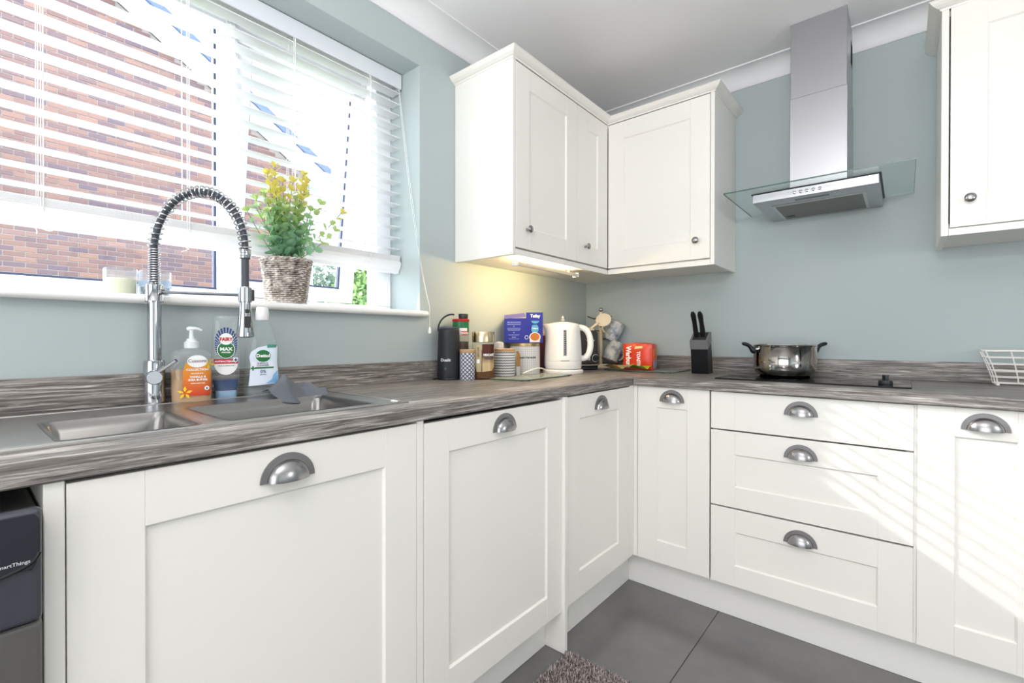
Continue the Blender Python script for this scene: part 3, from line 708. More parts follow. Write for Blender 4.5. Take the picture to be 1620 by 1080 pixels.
def petals(cx, cz, R, m=5, off=.0014, rot=0.3):
    b = bmesh.new()
    for k in range(m):
        a = 2*pi*k/m+rot; p = [(cx, cz), (cx+R*.6*cos(a-.35), cz+R*.6*sin(a-.35)), (cx+R*cos(a), cz+R*sin(a)), (cx+R*.6*cos(a+.35), cz+R*.6*sin(a+.35))]
        b.faces.new([b.verts.new((u_, 0, v_)) for u_, v_ in p])
    return b
decal('flower_print', petals(-.014, .026, .017), S, yel, s, off=.0014); decal('flower_print', petals(.036, .098, .016, rot=.9), S, yel, s, off=.0014)
decal('flower_heart', polybm(ell(-.014, .026, .004, .004, 12)), S, mat('petal_orange', rgb(214, 96, 30), .4), s, off=.002)
decal('name_oval', polybm(ell(.012, .104, .021, .0155)), S, ink_w, s, off=.0018)
decal('lettering', textbm('Cussons', .0115, .0001), S, mat('print_purple', rgb(96, 60, 80), .4), s, (.012, .105), off=.0025)
decal('lettering', textbm('COLLECTION', .0075, .0003), S, ink_w, s, (.012, .083), off=.002)
decal('lettering', textbm('NOURISHING', .0042, .0001), S, ink_w, s, (.012, .0735), off=.002)
decal('lettering', textbm('VANILLA &', .0068, .0003), S, ink_w, s, (.013, .065), off=.002)
decal('lettering', textbm('SHEA BUTTER', .0065, .0003), S, ink_w, s, (.013, .0575), off=.002)
decal('small_print', bars([.010, .009, .008], .0016), S, ink_w, s, (.013, .049), off=.002)
decal('drop_badge', polybm(ell(.032, .036, .0055, .0055, 16)), S, ink_w, s, off=.0018)
decal('drop_print', polybm([(.032, .0395), (.0340, .035), (.032, .033), (.030, .035)]), S, ink_dk, s, off=.0023)
# washing-up liquid (stands on its cap)
s = bottle_at('detergent_bottle', 'upside-down washing-up liquid bottle with blue starburst label', .064, -1.968)
P = [(.022, .026, .016), (.03, .029, .0175), (.06, .032, .020), (.11, .0335, .0205), (.16, .0330, .019), (.205, .0295, .015), (.218, .0285, .013), (.222, .026, .011)]
obj('bottle_body', loft(P, p=2.6), bottle_m, s, smooth=True)
obj('liquid', loft([(.023, .024, .0145), (.032, .027, .016), (.052, .030, .0185)], p=2.6), mat('blue_detergent', rgb(14, 62, 120), .15), s, smooth=True)
obj('flip_cap', loft([(0, .0235, .0155), (.002, .0245, .0165), (.020, .0250, .0165), (.0225, .023, .015)]), mat('blue_cap', rgb(132, 162, 190), .3), s, smooth=True)
S = ell_surf(P)
bm = bmesh.new()
for k in range(34):
    a = 2*pi*k/34; ca, sa = cos(a), sin(a); rin = .016; ro = .031 if sa < 0 else .031+.022*max(sa, 0)**2
    rx = .80
    q = [(rin*cos(a-.05)*.9, rin*sin(a-.05)), (ro*cos(a-.055)*rx, ro*sin(a-.055)), (ro*cos(a+.055)*rx, ro*sin(a+.055)), (rin*cos(a+.05)*.9, rin*sin(a+.05))]
    bm.faces.new([bm.verts.new((u_, 0, v_)) for u_, v_ in q])
decal('starburst_print', bm, S, ink_blue, s, (0, .138), off=.0006)
decal('lower_oval', polybm([(.027*cos(radians(t))*1.0, .095+.030*sin(radians(t))) for t in range(180, 361, 15)]), S, ink_w, s, off=.001)
decal('max_disc', polybm(ell(0, .131, .0205, .0225)), S, ink_w, s, off=.0012)
decal('max_disc', polybm(ell(0, .131, .0190, .021)), S, ink_green, s, off=.0016)
decal('name_disc', polybm(ell(0, .160, .0165, .0165)), S, mat('print_green2', rgb(30, 130, 60), .4), s, off=.002)
decal('name_disc', polybm(ell(0, .160, .0155, .0155)), S, ink_w, s, off=.0024)
decal('lettering', textbm('FAIRY', .0125, .0006, sx=.9), S, ink_red, s, (0, .159), off=.003)
decal('lettering', textbm('MAX', .012, .0005, sx=1.1), S, ink_w, s, (0, .133), off=.0024)
decal('lettering', textbm('-POWER-', .0055, .0002), S, ink_w, s, (0, .1245), off=.0024)
decal('red_band', polybm([(-.027, .0945), (.027, .0945), (.0272, .107), (-.0272, .107)]), S, ink_red, s, off=.0014)
decal('lettering', textbm('ANTIBACTERIAL', .0062, .0002), S, ink_w, s, (-.003, .1005), off=.002)
decal('shield_badge', polybm([(.016, .111), (.0275, .111), (.0275, .103), (.0218, .0965), (.016, .103)]), S, ink_w, s, off=.0024)
bm = polybm([(-.0012, -.004), (.0012, -.004), (.0012, .004), (-.0012, .004)]); q = polybm([(-.004, -.0012), (.004, -.0012), (.004, .0012), (-.004, .0012)]); merge(bm, q)
decal('cross_print', bm, S, ink_blue, s, (.0218, .1045), off=.003)
decal('small_print', bars([.010, .004, .012, .008], .0014), S, ink_grey, s, (0, .089), off=.002)
# surface cleanser refill
s = bottle_at('cleaner_bottle', 'clear spray cleaner bottle with pale blue label and white neck', .066, -1.876)
P = [(0, .044, .026), (.004, .0475, .028), (.02, .0490, .029), (.05, .0465, .028), (.085, .044, .027), (.115, .043, .027), (.135, .041, .026), (.155, .035, .024), (.175, .028, .021), (.195, .022, .018), (.206, .0185, .0165), (.212, .0165, .016)]
obj('bottle_body', loft(P, p=2.5), bottle_m, s, smooth=True)
obj('liquid', loft([(.003, .0455, .0265), (.018, .0465, .027), (.022, .0465, .027)], p=2.5), glassy('clear_liquid', (.8, .85, .88, 1), alpha=((.6, .65, .7, 1), .2)), s, smooth=True)
obj('spray_head', lathe([(.0160, .2125), (.0170, .214), (.0170, .233), (.0155, .246), (.013, .250), (0, .2505)], 24), mat('cap_white', rgb(246, 246, 248), .35), s, smooth=True)
S = ell_surf(P); dl = mat('pale_blue_label', rgb(222, 232, 246), .4)
decal('front_label', polybm([(-.034, .030), (.040, .036), (.0395, .065), (.036, .095), (.0375, .140), (.022, .144), (-.010, .137), (-.028, .124), (-.032, .110), (-.029, .090), (-.031, .060)]), S, dl, s, off=.0008)
decal('splash_print', polybm([(.008, .036), (.0395, .0375), (.038, .072), (.028, .062), (.024, .048)]), S, mat('print_sky', rgb(134, 186, 232), .4), s, off=.0013)
decal('brand_disc', polybm(ell(.002, .113, .0185, .0165)), S, ink_green, s, off=.0014)
decal('lettering', textbm('Dettol', .0128, .0005), S, ink_w, s, (.002, .1135), off=.002)
decal('text_panel', polybm([(-.026, .100), (-.026, .083), (.027, .086), (.027, .1005)]), S, mat('print_pale', rgb(236, 236, 246), .4), s, (0, -.003), off=.0012)
decal('lettering', textbm('SURFACE', .0065, .0001), S, ink_dk, s, (.001, .0925), off=.0018)
decal('lettering', textbm('CLEANSER', .0065, .0001), S, ink_dk, s, (.001, .0865), off=.0018)
decal('green_bar', polybm([(-.018, .0775), (.028, .0785), (.028, .083), (-.018, .082)]), S, ink_green, s, off=.0014)
bm = polybm([(-.002, -.006), (.002, -.006), (.002, .006), (-.002, .006)]); merge(bm, polybm([(-.006, -.002), (.006, -.002), (.006, .002), (-.006, .002)]))
decal('cross_print', bm, S, ink_green, s, (-.023, .079), off=.0018)
decal('lettering', textbm('0%', .0125, .0001), S, ink_dk, s, (.002, .0695), off=.0018)
decal('small_print', bars([.006, .008], .0016), S, ink_dk, s, (.002, .061), off=.0018)
decal('green_tab', polybm([(.012, .1355), (.0355, .1365), (.0355, .1445), (.012, .1445)]), S, mat('print_green3', rgb(60, 140, 120), .4), s, off=.0014)

# grey cloth over the sink rim
bm = bmesh.new(); NX, NY = 44, 30; cloth = []
rr = random.Random(3)
for i in range(NX+1):
    row = []
    for j in range(NY+1):
        a, b = i/NX, j/NY
        # a: along +y (rim) ; b: from wall side to over the bowl
        y = -.040+.132*a+.012*sin(7*b+2*a); x = -.075+.115*b+.012*sin(9*a)
        hump = .047*math.exp(-((a-.30)/.24)**2-((b-.52)/.42)**2)+.020*math.exp(-((a-.82)/.20)**2-((b-.35)/.30)**2)
        fold = .0055*sin(13*a+6*b)*(1-.3*b)+.0025*sin(19*b-9*a)
        z = .006+hump+abs(fold)
        if b > .70: t = (b-.70)/.30; z = z*(1-t)-.020*t*max(0, 1-1.3*abs(a-.30)); x = x-.010*t
        row.append(bm.verts.new((x, y*(1-.25*(b > .7)*(b-.7)), z)))
    cloth.append(row)
for i in range(NX):
    for j in range(NY): bm.faces.new((cloth[i][j], cloth[i+1][j], cloth[i+1][j+1], cloth[i][j+1]))
clm = mat('grey_microfibre', rgb(112, 116, 124), .95); bump(clm, 900, .7)
co = obj('dish_cloth', bm, clm, loc=(.168, -1.848, WT+.0045), smooth=True); sm_ = co.modifiers.new('solid', 'SOLIDIFY'); sm_.thickness = .0022
tag(co, 'crumpled grey cloth draped over the back rim of the sink', 'cloth')

# ------------------------------------------------------------------ window sill things
pl = thing('potted_plant', 'artificial green and yellow leafy plant in a woven wicker pot on the sill', 'plant', (-.045, -1.757, 1.1812))
wick = mat('wicker', rgb(160, 146, 132), .7); noisecol(wick, 50, rgb(116, 100, 90), rgb(226, 218, 210), .35, .65)
def potr(z): return .0525+.0175*z/.138
obj('pot_liner', lathe([(0, .001), (.050, .001), (.066, .125), (.0665, .132), (.062, .130), (.055, .115), (0, .115)], 32), mat('dark_liner', rgb(84, 72, 62), .8), pl, smooth=True)
for k in range(21):
    z = .004+.0062*k; pts = []
    for i in range(72):
        a = 2*pi*i/72; rr_ = potr(z)+.0022+.0026*sin(18*a+(pi if k % 2 else 0)); pts.append((rr_*cos(a), rr_*sin(a), z+.0006*sin(5*a+k)))
    obj('wicker_strand', tube(pts, .0030, 6, closed=True), wick, pl, smooth=True)
for q_ in range(2):
    pts = []
    for i in range(90):
        a = 2*pi*i/90; rr_ = .0725+.0028*cos(15*a+pi*q_); pts.append((rr_*cos(a), rr_*sin(a), .1355+.0028*sin(15*a+pi*q_)))
    obj('rim_braid', tube(pts, .0036, 6, closed=True), wick, pl, smooth=True)
leafms = []
for nm, c in (('leaf_deep', (156, 200, 166)), ('leaf_mid', (178, 214, 164)), ('leaf_fresh', (194, 216, 144)), ('leaf_yellow', (232, 220, 120))):
    m = mat(nm, rgb(*c), .5); t = nd(m, 'ShaderNodeBsdfTranslucent'); t.inputs[0].default_value = rgb(*c); mx = nd(m, 'ShaderNodeMixShader'); mx.inputs[0].default_value = .4
    lk(m, bsdf(m).outputs[0], mx.inputs[1]); lk(m, t.outputs[0], mx.inputs[2]); lk(m, mx.outputs[0], m.node_tree.nodes['Material Output'].inputs[0]); leafms.append(m)
def leaf_mesh(m):
    me = bpy.data.meshes.new('leaf'); V = [(0, 0, 0)]; n = 9
    for i in range(n):
        a = -pi+2*pi*i/(n-1)*.999; V.append((.5+.5*cos(a), .46*sin(a)*(.9+.1*cos(a)), .05*abs(sin(a))))
    V.append((.55, 0, -.02)); F = [(i, i+1, n+1) for i in range(1, n)]
    me.from_pydata(V, [], F); me.materials.append(m); me.update(); return me
lms = [leaf_mesh(m) for m in leafms]
rl = random.Random(11); nleaf = 0; extra = bmesh.new(); stem_bm = bmesh.new()
side_r = Vector((.30, .95, 0)); toc = Vector((sin(YAW), -cos(YAW), 0))
stems = []
# (sideways lean, toward camera lean, height)
for sx_l, cz_l, h in ((-.035, .0, .235), (-.012, .01, .262), (.012, -.01, .225), (.030, .0, .250), (.045, .01, .225), (-.055, .0, .14), (.055, .02, .12), (-.03, .035, .15), (.0, .04, .17), (.03, .04, .15), (-.045, .03, .10), (.06, -.01, .16),
                      (.115, .01, .135), (.095, .0, .06), (-.06, .02, .09), (.015, .045, .11), (-.02, -.03, .19), (.025, -.03, .2), (-.05, -.02, .17), (.05, .035, .09), (-.015, .05, .09), (.0, .02, .21)):
    b0 = Vector((rl.uniform(-.02, .02), rl.uniform(-.02, .02), .118)); tip = b0*.5+side_r*sx_l*1.55+toc*cz_l*1.2+Vector((0, 0, .135+h*.88))
    mid = b0+side_r*sx_l*.75+Vector((0, 0, h*.55)); pth = bez([b0, mid, tip], 14); tube(pth, .0011, 5, stem_bm)
    nn = max(7, int(h/.0125))
    for k in range(nn):
        t = .18+.82*k/(nn-1); i = min(int(t*14), 13); p = pth[i].lerp(pth[i+1], t*14-i) if i < 14 else pth[14]
        tv = (pth[min(i+1, 14)]-pth[max(i-1, 0)]).normalized(); a = k*pi/2+rl.uniform(-.4, .4)
        ux = tv.orthogonal().normalized(); vx = tv.cross(ux)
        zz = p.z-.135; y_ = zz/.25+rl.uniform(-.12, .12)+(.15 if sx_l > .09 else 0)
        mi = 0 if y_ < .30 else 1 if y_ < .52 else 2 if y_ < .78 else 3
        size = (.037-.017*t)*rl.uniform(.85, 1.15)
        for sgn in ((0, pi) if t < .97 else (0, pi*.5, pi, pi*1.5)):
            d_ = (ux*cos(a+sgn)+vx*sin(a+sgn))*.9+tv*(.35+.5*t); d_.normalize()
            zax = (tv-d_*tv.dot(d_)).normalized(); yax = zax.cross(d_)
            Mx = Matrix((d_, yax, zax)).transposed().to_4x4() @ Matrix.Rotation(rl.uniform(-.5, .5), 4, 'X') @ Matrix.Scale(size, 4); Mx.translation = p
            if nleaf < 300:
                o = bpy.data.objects.new('leaf', lms[mi]); C.objects.link(o); o.parent = pl; o.matrix_local = Mx
            else:
                t_ = bmesh.new(); t_.from_mesh(lms[mi]); bmesh.ops.transform(t_, matrix=Mx, verts=t_.verts)
                for f in t_.faces: f.material_index = mi
                merge(extra, t_)
            nleaf += 1
obj('stem', stem_bm, mat('stem_green', rgb(110, 120, 80), .6), pl, smooth=True)
eo = obj('small_leaves', extra, leafms, pl); eo['kind'] = 'stuff'
# candles
ribg = glassy('ribbed_glass', (.90, .93, .95, 1), rough=.08, alpha=((.8, .83, .85, 1), .18))
for yy, xx, wax, lab, nm in ((-2.168, -.05, (238, 234, 196), 'ribbed glass candle jar with pale yellow wax on the sill', 0), (-2.098, -.046, (150, 172, 196), 'ribbed glass candle jar with blue-grey base behind the tap', 1)):
    cdl = thing('candle_jar', lab, 'candle', (xx, yy, 1.1812), 0, 'candle jars on the sill')
    bm = bmesh.new(); n = 72; prof_ = [(0, .0315), (.003, .0335), (.062, .0340), (.066, .0325)]
    rings = []
    for z, r_ in prof_: rings.append([bm.verts.new(((r_+(.0007*cos(24*2*pi*i/n) if .002 < z < .064 else 0))*cos(2*pi*i/n), (r_+(.0007*cos(24*2*pi*i/n) if .002 < z < .064 else 0))*sin(2*pi*i/n), z)) for i in range(n)])
    for a, b in zip(rings, rings[1:]):
        for i in range(n): bm.faces.new((a[i], a[(i+1) % n], b[(i+1) % n], b[i]))
    bm.faces.new(rings[0][::-1]); obj('glass_jar', bm, ribg, cdl, smooth=True)
    wm_ = mat('wax', rgb(*wax), .5)
    if nm: noisecol(wm_, 120, rgb(120, 136, 160), rgb(215, 222, 232), .4, .6)
    obj('wax', lathe([(0, .002), (.0305, .002), (.031, .040 if not nm else .024), (0, .041 if not nm else .025)], 32), wm_, cdl, smooth=True)
    if nm: obj('blue_band', lathe([(.0345, .025), (.0345, .040)], 32), glassy('blue_glass', (.85, .92, .97, 1), alpha=(rgb(190, 208, 226), .5)), cdl, smooth=True)

# ------------------------------------------------------------------ worktop things by the corner
def put(name, label, cat, x, y, z=WT, rot=None, dr=0): return thing(name, label, cat, (x, y, z+.0004), (cam_rot(x, y) if rot is None else rot)+dr)
fr = put('milk_frother', 'matt black milk frother jug with white lettering', 'milk frother', .0665, -1.1665)
obj('jug_body', lathe([(0, .008), (.0455, .008), (.0465, .014), (.0462, .03), (.0445, .10), (.0420, .175), (.0415, .196), (.040, .200), (.038, .2015), (0, .2015)], 48), matblack, fr, smooth=True)
obj('base_ring', lathe([(0, 0), (.0470, 0), (.0478, .004), (.0468, .0078), (0, .0078)], 48), black, fr, smooth=True)
obj('lid', lathe([(.0405, .2016), (.0405, .206), (.036, .2085), (0, .209)], 40), mat('lid_grey', rgb(74, 78, 88), .35), fr, smooth=True)
obj('power_cord', tube(bez([(-.040, .0, .190), (-.048, 0, .225), (-.020, .01, .262), (.012, .02, .262), (.022, .02, .258)], 20), .0035, 8), black, fr, smooth=True)
obj('power_foot', tube([(-.048, -.012, .003), (-.060, -.020, .0025)], .0025, 8), black, fr)
decal('lettering', textbm('Dualit', .0155, .0006), cyl_surf(.0462), mat('print_silver', rgb(215, 215, 220), .3), fr, (-.012, .078), off=.001)
decal('power_button', polybm(rrect(-.004, .004, -.004, .004, .001)), cyl_surf(.0468), mat('button_grey', rgb(70, 72, 80), .3), fr, (-.013, .045), off=.001)
kc = put('coffee_jar', 'clear coffee jar with green label and red lid behind the black frother', 'jar', .0535, -1.088)
obj('glass_jar', lathe([(0, 0), (.032, 0), (.0335, .004), (.0335, .225), (.033, .229)], 40), bottle_m, kc, smooth=True)
gm = mat('coffee_granules', rgb(74, 48, 30), .9); bump(gm, 600, 1)
obj('coffee', lathe([(0, .003), (.031, .003), (.0315, .15), (0, .151)], 32), gm, kc, smooth=True)
obj('green_label', lathe([(.0338, .180), (.0338, .231)], 40), mat('label_green', rgb(16, 110, 62), .35), kc, smooth=True)
obj('red_lid', lathe([(.0345, .2312), (.0355, .233), (.0355, .241), (.033, .243), (0, .243)], 40), mat('lid_red', rgb(178, 28, 40), .4), kc, smooth=True)
decal('white_panel', polybm([(-.006, .178), (.026, .178), (.026, .205), (-.006, .205)]), cyl_surf(.0338), ink_w, kc, off=.0006)
decal('red_panel', polybm([(.0, .176), (.028, .176), (.028, .192), (.0, .192)]), cyl_surf(.0338), ink_red, kc, off=.0012)
decal('lettering', textbm('KENCO', .0105, .0006), cyl_surf(.0338), ink_w, kc, (.0135, .184), off=.002)
cp_ = put('jar_lid', 'small black lid resting on top of the red-lidded jar', 'lid', .060, -1.080, WT+.2436)
obj('cap', lathe([(0, 0), (.0185, 0), (.0195, .004), (.0205, .018), (.0190, .021), (0, .0215)], 28), mat('cap_dark', rgb(34, 46, 42), .4), cp_, smooth=True)
def pattern_mat(name, kind):
    m = mat(name, rgb(232, 232, 230), .35); tc = nd(m, 'ShaderNodeTexCoord'); sp_ = nd(m, 'ShaderNodeSeparateXYZ'); lk(m, tc.outputs['Object'], sp_.inputs[0])
    at = nd(m, 'ShaderNodeMath', operation='ARCTAN2'); lk(m, sp_.outputs['Y'], at.inputs[0]); lk(m, sp_.outputs['X'], at.inputs[1])
    def math_(op, a, b=None):
        n = nd(m, 'ShaderNodeMath', operation=op)
        for i, q in enumerate((a, b)):
            if q is None: continue
            if isinstance(q, (int, float)): n.inputs[i].default_value = q
            else: lk(m, q, n.inputs[i])
        return n.outputs[0]
    if kind == 'lattice':
        a = math_('MULTIPLY', at.outputs[0], 11); b = math_('MULTIPLY', sp_.outputs['Z'], 400)
        s1 = math_('SINE', math_('ADD', a, b)); s2 = math_('SINE', math_('SUBTRACT', a, b)); v = math_('MAXIMUM', s1, s2); v = math_('GREATER_THAN', v, .6)
        c2 = rgb(64, 74, 110)
    elif kind == 'wave':
        a = math_('MULTIPLY', math_('ABSOLUTE', math_('SINE', math_('MULTIPLY', at.outputs[0], 14))), 1.6); b = math_('MULTIPLY', sp_.outputs['Z'], 560)
        v = math_('SINE', math_('ADD', b, a)); v = math_('GREATER_THAN', v, .35); c2 = rgb(104, 106, 110)
    else:
        a = math_('SINE', math_('MULTIPLY', at.outputs[0], 44)); b = math_('SINE', math_('MULTIPLY', sp_.outputs['Z'], 620)); v = math_('MAXIMUM', a, math_('SUBTRACT', b, .1)); v = math_('GREATER_THAN', v, .8); c2 = rgb(172, 176, 184)
    mx = nd(m, 'ShaderNodeMix', data_type='RGBA'); lk(m, v, mx.inputs[0]); mx.inputs[6].default_value = rgb(232, 233, 236) if kind != 'grid' else rgb(206, 209, 216); mx.inputs[7].default_value = c2
    lk(m, mx.outputs[2], bsdf(m).inputs['Base Color']); return m
bamboo = mat('bamboo_lid', rgb(196, 156, 116), .5)
c1 = put('storage_canister', 'slim white canister with blue lattice pattern and wooden lid', 'canister', .1365, -1.132)
obj('canister_body', lathe([(0, 0), (.0285, 0), (.030, .002), (.030, .106), (0, .106)], 40), pattern_mat('blue_lattice', 'lattice'), c1, smooth=True)
obj('wooden_lid', lathe([(.030, .1065), (.031, .108), (.031, .118), (.0295, .120), (0, .120)], 40), bamboo, c1, smooth=True)
nj = put('coffee_jar', 'instant coffee jar with shiny gold lid and brown label', 'jar', .148, -1.053)
goldm = mat('gold_lid', (.72, .58, .36, 1), .22, 1)
P = [(0, .041, .041), (.004, .0455, .0455), (.02, .046, .046), (.12, .046, .046), (.140, .0445, .0445), (.147, .042, .042)]
obj('glass_jar', loft(P, n=48, p=2.6), glassy('jar_glass', (.9, .93, .9, 1)), nj, smooth=True)
obj('coffee', loft([(.003, .043, .043), (.02, .0437, .0437), (.115, .0437, .0437)], n=40, p=2.6), mat('coffee_brown', rgb(112, 66, 36), .8), nj, smooth=True)
obj('gold_lid', lathe([(.0430, .1475), (.0455, .149), (.0458, .186), (.044, .190), (0, .1905)], 48), goldm, nj, smooth=True)
S = ell_surf([(a, b, b2) for a, b, b2 in P])
def gold_label():
    m = mat('gold_label', (.70, .58, .40, 1), .35, .6); tc = nd(m, 'ShaderNodeTexCoord'); sp_ = nd(m, 'ShaderNodeSeparateXYZ'); lk(m, tc.outputs['Object'], sp_.inputs[0])
    mr = nd(m, 'ShaderNodeMapRange'); mr.inputs[1].default_value = .095; mr.inputs[2].default_value = .060; lk(m, sp_.outputs['Z'], mr.inputs[0])
    mx = nd(m, 'ShaderNodeMix', data_type='RGBA'); lk(m, mr.outputs[0], mx.inputs[0]); mx.inputs[6].default_value = rgb(92, 50, 42); mx.inputs[7].default_value = rgb(214, 186, 140); lk(m, mx.outputs[2], bsdf(m).inputs['Base Color']); return m
S46 = ell_surf([(0, .0465, .0465), (.2, .0465, .0465)])
decal('front_label', polybm([(-.004, .030), (.034, .034), (.043, .050), (.043, .140), (-.004, .140)]), S46, gold_label(), nj, off=.0006)
decal('side_label', polybm([(-.026, .028)]+[(-.026+.0, .03)]+[(-.008, .030), (-.006, .138), (-.030, .138), (-.036, .08)]), S46, mat('gold_strip', rgb(190, 172, 130), .4), nj, off=.0004)
decal('small_badge', polybm(rrect(-.026, -.014, .064, .080, .003)), S46, ink_w, nj, off=.0012)
decal('lettering', textbm('NESCAFÉ', .0125, .0007, sx=.8), S46, ink_w, nj, (.021, .097), off=.0014)
decal('lettering', textbm('GOLD', .012, .0004), S46, ink_dk, nj, (.022, .083), off=.0014)
decal('lettering', textbm('NESCAFÉ', .010, .0002), S46, mat('print_brown', rgb(80, 64, 44), .4), nj, (-.019, .108), off=.0012, rot=radians(-90))
c2 = put('storage_canister', 'wide white canister with grey wave pattern and wooden lid', 'canister', .122, -.893)
obj('canister_body', lathe([(0, 0), (.0465, 0), (.048, .002), (.048, .106), (0, .106)], 48), pattern_mat('grey_waves', 'wave'), c2, smooth=True)
obj('wooden_lid', lathe([(.048, .1065), (.0488, .108), (.0488, .1175), (.047, .119), (0, .119)], 48), bamboo, c2, smooth=True)
sc = put('measuring_scoop', 'upturned clear plastic scoop on the wave-patterned canister', 'scoop', .105, -.906, WT+.1192)
obj('cup', lathe([(.0215, 0), (.0205, .010), (.018, .024), (.012, .029), (0, .030)], 28), glassy('frosted_plastic', (.9, .92, .95, 1), rough=.2, alpha=(rgb(226, 230, 238), .55)), sc, smooth=True)
tn = put('biscuit_tin', 'round ribbed white tin with dark lettering under the blue tea box', 'tin', .100, -.720)
obj('tin_body', lathe([(0, 0), (.068, 0), (.0705, .003), (.0705, .1275), (0, .1275)], 64), pattern_mat('grey_grid', 'grid'), tn, smooth=True)
obj('gold_lid', lathe([(.0708, .128), (.0716, .129), (.0716, .1415), (.070, .1425), (0, .1425)], 64), mat('gold_tin_lid', (.42, .32, .16, 1), .35, 1), tn, smooth=True)
decal('lettering', textbm('-- THE BARKERY --', .0085, .0003), cyl_surf(.0706), ink_grey, tn, (.012, .087), off=.0006) if False else None
decal('lettering', textbm('BARK FOR MORE', .0098, .0005, sx=1.0), cyl_surf(.0706), ink_dk, tn, (.014, .076), off=.0006)
wh = put('wooden_handle', 'small curved brown handle between canister and tin', 'handle', .160, -.842, WT)
obj('strap', prism([(-.008, 0), (.008, 0), (.008, .050), (.004, .062), (-.002, .068), (-.008, .070)], -.004, .004, 'y', bev=.0012), mat('amber_wood', rgb(148, 104, 42), .45), wh, loc=(0, 0, .040))
obj('stand', box(-.008, .008, -.004, .004, 0, .040, bev=.001), mat('pale_metal', rgb(180, 180, 184), .4), wh)
# tea box on tin
tbm = mat('tea_blue', rgb(8, 28, 140), .55)
tb = put('tea_box', 'blue open-topped tea box with a teacup picture, on the tin', 'tea box', .098, -.728, WT+.1432, rot=cam_rot(.1, -.72)+.02)
bw, bd, bh = .088, .050, .112
bm = bmesh.new(); B(bm, -bw, bw, -bd, -bd+.001, 0, bh); B(bm, -bw, bw, bd-.001, bd, 0, bh); B(bm, -bw, -bw+.001, -bd+.001, bd-.001, 0, bh); B(bm, bw-.001, bw, -bd+.001, bd-.001, 0, bh+.010); B(bm, -bw, bw, -bd, bd, 0, .001)
obj('carton', bm, tbm, tb)
obj('torn_flap', prism([(-bw, bh-.003), (.010, bh+.006), (.003, bh+.024), (-bw+.001, bh+.014)], -bd-.002, -bd-.0008, 'y'), mat('flap_lilac', rgb(108, 98, 156), .5), tb)
obj('front_flap', prism([(.012, bh-.001), (.026, bh-.022), (.040, bh-.030), (.087, bh-.028), (.088, bh+.026), (.012, bh+.026)], -bd-.003, -bd-.001, 'y'), tbm, tb)
tb.location.z -= 0
flat = lambda x, z: -bd
decal('lettering', textbm('Tetley', .020, .0007, sx=.85), lambda x, z: -bd-.003, ink_w, tb, (.053, bh+.010), off=.0005)
decal('flap_oval', polybm([(.053+.018*cos(radians(t)), bh-.012+.012*sin(radians(t))) for t in range(180, 361, 20)]), lambda x, z: -bd-.003, mat('print_teal', rgb(84, 160, 200), .4), tb, off=.0005)
decal('blue_oval', polybm(ell(.052, .064, .0165, .0230)), flat, mat('print_teal2', rgb(84, 160, 200), .4), tb, off=.0006)
decal('lettering', textbm('Original', .0085, .0001), flat, ink_w, tb, (.052, .066), off=.0012)
decal('cup_print', polybm(ell(.052, .026, .0260, .0225)), flat, mat('print_cup', rgb(226, 222, 220), .4), tb, off=.0010)
decal('cup_print', polybm([(.028, .003), (.074, .003), (.076, .022), (.028, .022)]), flat, mat('print_cup2', rgb(216, 212, 212), .4), tb, off=.0008)
decal('tea_print', polybm(ell(.052, .028, .0210, .0175)), flat, mat('print_tea', rgb(190, 108, 28), .4), tb, off=.0016)
ring_ = bmesh.new()
rg = [(.0085*cos(2*pi*i/20), .0085*sin(2*pi*i/20)) for i in range(20)]; ri = [(.0068*cos(2*pi*i/20), .0068*sin(2*pi*i/20)) for i in range(20)]
for i in range(20):
    j = (i+1) % 20; ring_.faces.new([ring_.verts.new((p[0]+.014, 0, p[1]+.025)) for p in (rg[i], rg[j], ri[j], ri[i])])
decal('ring_print', ring_, flat, ink_w, tb, off=.0008)
pale = mat('print_paleblue', rgb(140, 156, 214), .4)
rbar = random.Random(9)
for zz, n_, hh, tot in ((.094, 4, .0036, .062), (.0865, 8, .0016, .066), (.083, 7, .0016, .060), (.075, 1, .0036, .006), (.067, 7, .0014, .058), (.0635, 8, .0014, .062), (.060, 7, .0014, .058), (.056, 6, .0014, .052), (.047, 1, .0036, .006), (.038, 6, .0014, .052), (.0345, 5, .0014, .044), (.026, 2, .0036, .018), (.018, 5, .0018, .046)):
    ws = [rbar.uniform(.6, 1.4) for _ in range(n_)]; k_ = (tot-.0012*(n_-1))/sum(ws)
    decal('small_print', bars([w_*k_ for w_ in ws], hh), flat, pale, tb, (-.044, zz), off=.0006, step=.03)
rbx = put('red_carton', 'small red carton just showing right of the blue tea box', 'carton', .080, -.604, WT)
obj('carton', box(-.020, .020, -.022, .022, 0, .225, bev=.001), mat('carton_red', rgb(186, 34, 42), .4), rbx)
dkc = put('dark_canister', 'tall dark plum canister between the tea box and the kettle', 'canister', .128, -.628, WT) if False else put('dark_canister', 'dark plum carton between the tea box and the kettle', 'carton', .062, -.520, WT)
obj('carton', box(-.030, .030, -.022, .022, 0, .178, bev=.002), mat('plum_card', rgb(74, 30, 48), .45), dkc)
obj('cream_top', box(-.028, .028, -.020, .020, .1782, .196, bev=.006, seg=2), mat('cream_packet', rgb(216, 200, 168), .6), dkc)
